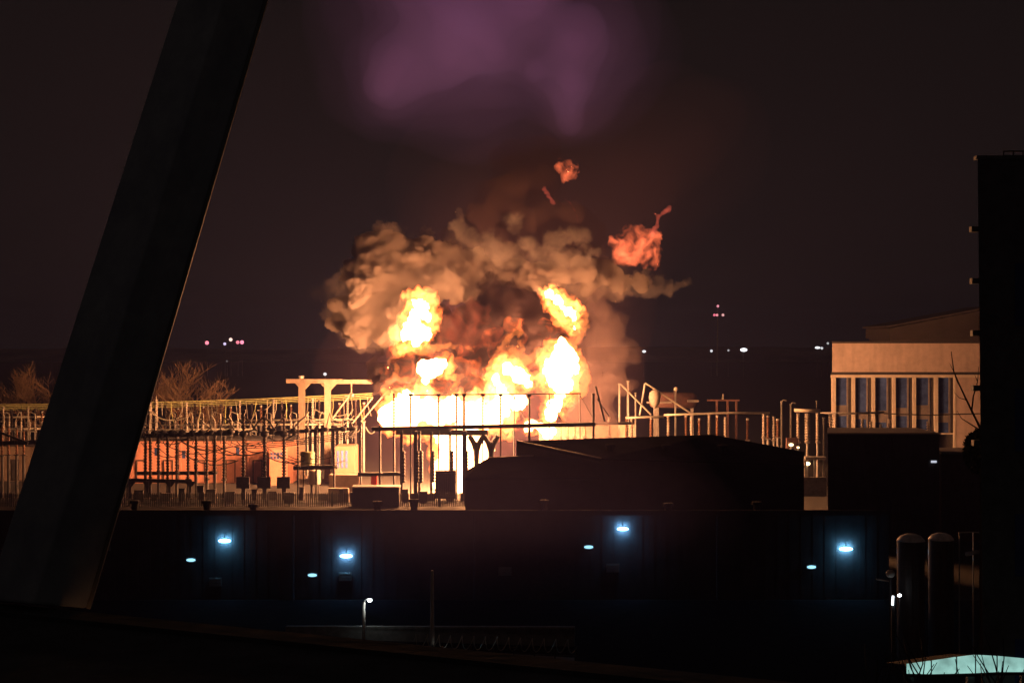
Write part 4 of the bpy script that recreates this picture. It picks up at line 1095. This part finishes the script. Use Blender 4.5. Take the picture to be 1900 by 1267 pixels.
single('low_wall', MB().box(X(1484,200), X(1534,200), 200, 200.4, 0, Z(885,200)), M['kerbstone'], 'low tan wall closing the gap beside the dark box building', 'wall')

# ================================================================== TREES
def bare_tree(px, Y, py_top, label, seed, spread=0.9, group=None, bark='bark', base=0.0, twigs=7, limbs=4, thick=0.016):
    R = random.Random(seed)
    h = (Z(py_top, Y) - base)/0.86
    root = Vector((X(px,Y), Y, base))
    t = thing('bare_tree', label, 'tree', root, group)
    tm, cm = MB(), MB()
    def grow(p, d, L, r, lvl):
        q = p; pts = [p]; rs = [r]
        dd = d.copy()
        for k in range(3):
            dd = (dd + Vector((R.uniform(-.14,.14), R.uniform(-.14,.14), R.uniform(-.02,.14)))).normalized()
            q = q + dd*L/3; pts.append(q); rs.append(r*(1-.25*(k+1)/1.3))
        (tm if lvl == 0 else cm).tube(pts, rs, 5 if lvl < 2 else 3, caps=False)
        if lvl < 4:
            n = (limbs+1 if lvl == 0 else limbs) if lvl < 3 else twigs
            for i in range(n):
                f = 0.45 + 0.55*(i+1)/n
                k = min(2, int(f*3)); b0 = pts[k].lerp(pts[k+1], f*3-k if f < 1 else 1)
                ang = R.uniform(0, 6.28); tilt = R.uniform(.25, .75)*spread
                side = Vector((math.cos(ang), math.sin(ang), 0))
                nd = (dd*math.cos(tilt) + side*math.sin(tilt) + Vector((0,0,.05))).normalized()
                grow(b0, nd, L*R.uniform(.55,.82), max(r*.5, thick*h/10), lvl+1)
    grow(root, Vector((R.uniform(-.05,.05),0,1)).normalized(), h*0.33, h*0.022, 0)
    part('trunk', tm, M[bark], t)
    part('crown', cm, M[bark], t)
    return t
TL = [(8,668,'bare tree at the outer edge, fire-lit, beyond the slanting brace',1),(45,664,'broad bare tree nearer the slanting brace on its outer side',2),(78,684,'bare tree half hidden by the slanting brace',3),
      (262,672,'bare tree emerging from behind the slanting brace',4),(298,664,'tallest bare tree above the rear row, fire-lit',5),(334,690,'low bare tree beside the tallest one',6),
      (368,706,'small bare tree second from the end of the tree line',7),(398,712,'smallest bare tree ending the tree line toward the flames',8)]
for px, pt, lb, sd in TL:
    bare_tree(px, 262 + (sd*37 % 11), pt-4, lb, sd, 1.35, 'bare trees behind the rear bays')
# dark tree and branches beside the tower
t = thing('bare_tree', 'thin bare tree leaning out from the black tower before the pale building', 'tree', (X(1842,70), 70, 0))
part('trunk', MB().tube([(X(1842,70),70,0), at(1846,950,70), at(1840,850,70)], [.16,.12,.09], 6), M['darkbark'], t)
br = MB()
for pts_, r0 in (([(1840,850),(1822,800),(1803,762),(1784,722),(1770,690),(1765,652)], .075), ([(1784,722),(1776,708),(1772,698)], .03), ([(1803,762),(1806,735),(1814,708),(1816,680)], .045),
                 ([(1822,800),(1800,786),(1784,776),(1776,762)], .04), ([(1814,708),(1808,694)], .025), ([(1840,850),(1836,800),(1830,750),(1828,700)], .05), ([(1770,690),(1762,674)], .022), ([(1793,742),(1780,738),(1771,728)], .028)):
    br.tube([at(x_, y_, 70 + .2*math.sin(x_)) for x_, y_ in pts_], [r0*(1-.75*k/(len(pts_)-1)) for k in range(len(pts_))], 5)
part('crown', br, M['darkbark'], t)
# twigs over the lit canopy
bare_tree(1752, 39.0, 1176, 'bare dark shrub in front of the lit canopy', 31, 1.3, 'dark shrubs by the lit canopy', 'darkbark')
bare_tree(1850, 38.5, 1172, 'second bare dark shrub nearer the tower by the lit canopy', 32, 1.3, 'dark shrubs by the lit canopy', 'darkbark')
bare_tree(1800, 38.0, 1186, 'third bare dark shrub between the other two by the lit canopy', 36, 1.4, 'dark shrubs by the lit canopy', 'darkbark')
# evergreen clump at the tower's foot
t = thing('evergreen_bush', 'black evergreen bush bulging beside the tower', 'bush', (X(1822,66), 66, 0))
R = random.Random(5); lf = MB()
for k in range(2600):
    u = Vector((R.gauss(0,1), R.gauss(0,1), R.gauss(0,1))).normalized()*R.random()**0.4
    c = at(1822, 838, 66) + Vector((u.x*0.85, u.y*0.8, u.z*1.1))
    d1 = Vector((R.uniform(-1,1),R.uniform(-1,1),R.uniform(-1,1)))*.12; d2 = Vector((R.uniform(-1,1),R.uniform(-1,1),R.uniform(-1,1)))*.1
    lf.add([c-d1, c+d2, c+d1, c-d2], [(0,1,2,3)])
part('crown', lf, mat('dark evergreen', (0.02,0.025,0.015), .8), t)
part('trunk', MB().tube([(X(1822,66),66,0), at(1822,838,66)], [.2,.1], 6), M['darkbark'], t)

# ================================================================== FOREGROUND YARD
# wall lamps, with small copies added for their window-pane reflections
lens_bigs = [lamp_mat('blue white lens', c_, e_) for c_, e_ in (((0.20,0.64,1.0),72.0), ((0.22,0.62,1.0),58.0), ((0.18,0.62,1.0),66.0), ((0.20,0.58,1.0),84.0))]
def wall_lamp_or_ghost(px, py, label, big):
    Y = WY
    t = thing('wall_lamp_or_ghost', label, 'lamp', (X(px,Y), Y, Z(py,Y)), 'bright blue-white wall lamps' if big else 'dim blue pane reflections')
    if big:
        hw, hh = 10.5 + (px % 3), 3.1 + (px % 5)*.15
        lens_big = lens_bigs[px % 4]
        part('lens', MB().ball((X(px,Y), Y-.3, Z(py,Y)), S(1,Y), 14, 10, (hw,4,hh)), lens_big, t, smooth=True)
        part('hood', MB().box(X(px-9,Y), X(px+9,Y), Y-.42, Y-.3, Z(py-4.2,Y), Z(py-4.8,Y)), M['black'], t)
        part('arm', MB().tube([(X(px,Y),Y-.05,Z(py-9,Y)), (X(px,Y),Y-.3,Z(py-9,Y)), (X(px,Y),Y-.36,Z(py-4.8,Y))], .05), M['black'], t)
    else:
        part('lens', MB().ball((X(px,Y), Y-.16, Z(py,Y)), S(1,Y), 12, 8, (8.5,2,3)), lm_ghost, t, smooth=True)  # added reflection of a bright lamp in the glazing, no real fitting
        part('ghost_backplate', MB().box(X(px-9,Y), X(px+9,Y), Y-.11, Y-.052, Z(py+4,Y), Z(py-4,Y)), M['black'], t)
wall_lamp_or_ghost(418,1002,'bright blue-white lamp farthest from the tower, first along the long warehouse wall', True)
wall_lamp_or_ghost(643,1030,'bright blue-white lamp directly above a louvre vent', True)
wall_lamp_or_ghost(1155,980,'bright blue-white lamp set highest on the warehouse wall', True)
wall_lamp_or_ghost(1568,1017,'bright blue-white lamp nearest the two silos', True)
wall_lamp_or_ghost(355,1038,'dim blue pane reflection below the bright lamp farthest from the tower', False)
wall_lamp_or_ghost(580,1066,'dim blue pane reflection lowest on the wall, near the louvre vent', False)
wall_lamp_or_ghost(1092,1014,'dim blue pane reflection below the highest bright lamp', False)
wall_lamp_or_ghost(1505,1051,'dim blue pane reflection below the bright lamp by the silos', False)

# low wall, kerb, pole, lamp posts, razor wire
kw = thing('boundary_wall', 'low grey boundary wall behind the razor wire', 'wall', (X(800,104), 104, 0))
pA, pB = (X(530,104.5), 104.5), (X(1066,101.5), 101.5)
def wall_poly(th): 
    d = Vector((pB[0]-pA[0], pB[1]-pA[1])).normalized(); n_ = Vector((-d.y, d.x))*th
    return [pA, pB, (pB[0]+n_.x, pB[1]+n_.y), (pA[0]+n_.x, pA[1]+n_.y)]
part('panel', MB().prism(wall_poly(.25), 0, [0.75,1.3,1.3,.75]), M['kerbstone'], kw)
part('coping', MB().prism(wall_poly(.4), .753, [.753+.1,1.42,1.42,.853]), M['kerbstone'], kw)
struct('path', MB().add([(X(540,103),103.4,.008),(X(1066,98),98,.008),(X(1066,94),94,.008),(X(560,97),97.6,.008)], [(3,2,1,0)]), M['kerbstone'])
rz = thing('razor_wire_fence', 'low fence topped with looping razor wire coils in the dark yard', 'fence', (X(915,95), 95, 0))
zc = Z(1188, 95); pts = []
for k in range(14*16+1):
    a_ = k/16*2*math.pi
    pts.append((X(765,95) + (X(1066,95)-X(765,95))*k/(14*16) + .12*math.sin(a_*1.0+1), 95 + .42*math.cos(a_)*.35 - k*.008, zc + .012*k*0 + .45*math.sin(a_)))
part('razor_coil', MB().tube(pts, .03, 4), M['alu'], rz)
for k in range(9):
    xx = X(765,95) + (X(1066,95)-X(765,95))*k/8
    part('post', MB().bar((xx,95-k*.22,0),(xx,95-k*.22,zc-.2),.07), M['darksteel'], rz)
for zz in (.4, .8, 1.2): part('strand', MB().tube([(X(765,95),95,zz),(X(1066,95),93.2,zz)], .012, 4), M['steel'], rz)
PYY = 95.0
t = thing('tall_pole', 'tall tapering pale pole in the dark yard beside the razor wire', 'pole', (X(802,PYY), PYY, 0))
part('shaft', MB().lathe([(.16,0),(.15,2),(.09,Z(1058,PYY))], 12, (X(802,PYY),PYY,0)), M['paint'], t, smooth=True)
part('base', MB().lathe([(.28,0),(.28,.1),(.18,.25)], 12, (X(802,PYY),PYY,0)), M['steel'], t)
lens_w = lamp_mat('cold white lens', (0.85,1.0,0.98), 9.0)
t = thing('lamp_post', 'short white lamp post with a small lit head on its arm', 'lamp', (X(675,103), 103, 0))
part('shaft', MB().lathe([(.12,0),(.12,Z(1116,103))], 10, (X(675,103),103,0)), M['paint'], t, smooth=True)
part('arm', MB().tube([at(675,1116,103), at(680,1110,103), at(686,1110,103)], .04), M['steel'], t)
part('lamp_head', MB().ball(at(686,1113,103), .13, 8, 6, (1.3,1,1)), lamp_mat('small white head',(0.9,1,1),45.0), t, smooth=True)
t = thing('bollard_light', 'small lit bollard at the foot of the tall pole', 'lamp', (X(820,PYY-.6), PYY-.6, 0))
part('shaft', MB().lathe([(.08,0),(.08,Z(1203,PYY))], 10, (X(820,PYY-.6),PYY-.6,0)), M['darksteel'], t)
part('lens', MB().lathe([(.09,0),(.09,.22)], 10, (X(820,PYY-.6),PYY-.6,Z(1203,PYY)+.003)), lamp_mat('bollard lens',(0.85,1.0,1.0),1.6), t)
part('lid', MB().lathe([(.11,0),(.11,.05)], 10, (X(820,PYY-.6),PYY-.6,Z(1203,PYY)+.226)), M['darksteel'], t)

# silos
SY = 96.0
for i, (px, pt, r_, lb) in enumerate(((1690,990,25,'domed silo nearer the blue-white lamp with a lit edge'), (1746,988,23,'domed silo tucked against the tower side'))):
    Y = SY + i*2.5
    t = thing('silo', lb, 'silo', (X(px,Y), Y, 0), 'two domed silos')
    zt = Z(pt+13, Y); rr = S(r_,Y)
    part('body', MB().lathe([(rr,0),(rr,zt)], 28, (X(px,Y),Y,0)), M['tank'], t, smooth=False)
    part('dome', MB().lathe([(rr*1.03,zt),(rr*.98,zt+.1),(rr*.75,zt+.33),(rr*.4,zt+.46),(.02,zt+.5)], 28, (X(px,Y),Y,.003)), mat('silo dome paint', (0.8,0.78,0.76), .5) if 'silo dome paint' not in bpy.data.materials else bpy.data.materials['silo dome paint'], t, smooth=True)
    hp = MB()
    for k in range(5): hp.lathe([(rr*1.015, .6+k*1.6),(rr*1.015,.72+k*1.6)], 28, (X(px,Y),Y,0))
    part('hoop', hp, M['tank'], t, kind='stuff')
    part('ladder', MB().bar((X(px,Y)-.2,Y-rr-.06,0.3),(X(px,Y)-.2,Y-rr-.06,zt),.04).bar((X(px,Y)+.2,Y-rr-.06,0.3),(X(px,Y)+.2,Y-rr-.06,zt),.04), M['darksteel'], t)
pr = thing('pipe_rack', 'dark pipe rack with a thin handrail beside the silos', 'pipes', (X(1800,97), 97, 0))
part('handrail', MB().tube([at(1778,988,97), at(1800,987,97), at(1832,988,97)], .05), M['steel'], pr)
for px in (1780, 1806, 1828): part('post', MB().bar((X(px,97),97,0), at(px,988,97), .07), M['steel'], pr)
part('pipe', MB().tube([at(1792,1028,96), at(1812,1024,96), at(1834,1025,96)], .14, 8), M['steel'], pr, smooth=True)
t = thing('dome_vent', 'small pale dome vent on a short mast left of the silos', 'vent', (X(1652,95), 95, 0))
part('dome', MB().ball(at(1652,1064,95), S(8.5,95), 12, 8, (1,1,.9)), M['paint'], t, smooth=True)
part('mast', MB().tube([(X(1652,95),95,0), at(1652,1066,95)], .09), M['darksteel'], t)
part('crossarm', MB().tube([at(1626,1074,95.4), at(1650,1078,95.4)], .05), M['steel'], t)
t = thing('doorway_light', 'short bright vertical tube light below the dome vent', 'lamp', (X(1657,94), 94, 0))
part('tube', MB().tube([at(1657,1105,94), at(1656,1122,94)], .07, 8), lamp_mat('tube light',(0.8,0.92,1),4.0), t, smooth=True)
part('bracket', MB().box(X(1654,94.2), X(1660,94.2), 94.1, 94.3, 0, Z(1105,94)), M['darksteel'], t)
t = thing('door_lamp', 'tiny round white lamp beside the vertical tube light', 'lamp', (X(1669,94), 94, 0))
part('bulb', MB().ball(at(1669,1104,94), .11, 8, 6, (1.3,1,1)), lamp_mat('tiny bulb',(0.9,0.95,1),5.0), t, smooth=True)
part('mast', MB().bar((X(1669,94.2),94.2,0), at(1669,1105,94.2), .06), M['darksteel'], t)

# lit canopy at the lower right
CY_ = 42.0
cn = thing('lit_canopy', 'pale cyan translucent canopy glowing at the foot of the tower', 'canopy', (X(1790,CY_), CY_, 0))
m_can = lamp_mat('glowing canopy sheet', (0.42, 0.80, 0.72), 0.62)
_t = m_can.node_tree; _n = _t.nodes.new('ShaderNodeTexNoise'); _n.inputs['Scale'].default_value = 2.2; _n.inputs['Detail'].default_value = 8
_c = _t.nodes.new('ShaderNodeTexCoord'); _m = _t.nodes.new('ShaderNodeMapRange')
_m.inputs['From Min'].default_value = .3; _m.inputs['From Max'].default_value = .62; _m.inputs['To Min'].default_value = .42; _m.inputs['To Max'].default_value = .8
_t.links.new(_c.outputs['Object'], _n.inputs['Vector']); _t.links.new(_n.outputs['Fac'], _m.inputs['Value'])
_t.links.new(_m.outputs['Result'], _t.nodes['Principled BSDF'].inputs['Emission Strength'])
edge = [(1681,1232,1249),(1728,1226,1250),(1775,1219,1249),(1810,1215,1248),(1850,1217,1246),(1905,1222,1246)]
for i in range(5):
    (x0,t0,b0),(x1,t1,b1) = edge[i], edge[i+1]
    q = [at(x0+1,b0,CY_), at(x1-1,b1,CY_), at(x1-1,t1,CY_), at(x0+1,t0,CY_)]
    part('sheet', MB().add(q+[p+Vector((0,.08,0)) for p in q], [(0,1,2,3),(7,6,5,4),(0,4,5,1),(1,5,6,2),(2,6,7,3),(3,7,4,0)]), m_can, cn)
    part('batten', MB().bar(at(x0,b0+1,CY_-.03), at(x0,t0-1,CY_-.03), .03), M['steel'], cn)
part('gutter', MB().tube([at(x,b+3,CY_-.1) for x, t_, b in edge], .05, 8), M['darksteel'], cn)
part('roof', MB().add([at(x,t_-.5,CY_+.1) for x, t_, b in edge]+[at(x,t_-.5,CY_+.1)+Vector((0,2.4,-.5)) for x, t_, b in edge],
                      [(i,i+1,i+7,i+6) for i in range(5)]), M['roofing'], cn)
for px in (1690, 1800, 1900): part('column', MB().bar((X(px,CY_),CY_+.3,0), at(px,1250,CY_+.3), .2), M['darksteel'], cn)

# ================================================================== FAR LIGHTS
def far_light(px, py, r, col, st, label, name='street_light', cat='light', group=None, Y=900.0, sq=(1,1,1)):
    t = thing(name, label, cat, (X(px,Y), Y, 0), group)
    part('lamp_head', MB().ball(at(px,py,Y), S(r,Y), 10, 8, sq), lamp_mat('far '+label[:20], col, st), t, smooth=True)
    part('mast', MB().tube([(X(px,Y),Y+S(r,Y)+.3,0), (X(px,Y),Y+S(r,Y)+.3,Z(py,Y))], .1, 5), M['black'], t)
RED = (1.0, 0.12, 0.22); PINK = (1.0, 0.26, 0.36); WHT = (0.92, 0.97, 1.0)
gr = 'red warning lights on the far skyline'
far_light(384,636,3.6,PINK,1.6,'lone pink warning light at the brace end of the far cluster','warning_light','light',gr)
far_light(417,638,2.6,(0.75,0.65,1),1.2,'violet-white light low in the far cluster','warning_light','light',gr)
far_light(428,630,3.2,(1,.7,.6),1.6,'topmost pale light of the far cluster','warning_light','light',gr)
far_light(441,635,3.2,PINK,1.2,'red light in the far cluster with a twin touching it','warning_light','light',gr)
far_light(449,635,3.6,(1,.3,.45),1.6,'red light ending the far cluster toward the flames','warning_light','light',gr)
mast = thing('radio_mast', 'dark distant radio mast carrying four red lights', 'mast', (X(1331,900), 901, 0))
part('lattice', MB().tube([(X(1331,900),901.5,0), at(1332,566,901.5)], [.6,.25], 6), M['black'], mast)
part('crossarm', MB().bar(at(1324,585,901.5), at(1343,585,901.5), .4), M['black'], mast)
for px, py, c in ((1332,568,(1,.35,.45)),(1325.5,584.5,(1,.2,.3)),(1330.5,584.5,(1,.35,.4)),(1341.5,584.5,(1,.5,.5))):
    part('beacon', MB().ball(at(px,py,900), S(2.4,900), 10, 8), lamp_mat('beacon', c, 1.0), mast, smooth=True)
gw = 'small white lights on the far skyline'
for px, py, r, st, lb, sq in ((1195,652,3,1.3,'white far light just right of the smoke',(1.2,1,.8)),(1320,651,2.4,1.0,'white far light below the radio mast',(1,1,1)),
                          (1351.5,650,1.9,.5,'faint far light beside the brightest one',(1,1,1)),(1380,649,4.6,2.5,'brightest blue-white far light',(1.4,1,.7)),
                          (1517,645,3.2,1.4,'double far light near the pale building',(1.6,1,.7)),(1525,646,2.4,.8,'dimmer twin of the far light near the pale building',(1,1,1)),
                          (1536,637,2.2,.5,'faint far light touching the roof of the pale building',(1,1,1)),(603,694,3,1.1,'small white light above the pale gantry',(1,1,1)),
                          (421,670,1.6,.15,'very faint far light above the bare trees',(1,1,1))):
    far_light(px, py, r, WHT, st, lb, 'street_light', 'light', gw, Y=880.0 if px != 603 else 600.0, sq=sq)

# ================================================================== HAZE
hz_m = smoke_mat('night haze', (0.34, 0.38, 1.0), 1.7e-4, surface=False)
me = MB().box(-3100, 3100, -60, 3100, -1.5, 90).mesh('haze'); me.materials.append(hz_m)
hzo = bpy.data.objects.new('haze', me); COL.objects.link(hzo); hzo['kind'] = 'stuff'
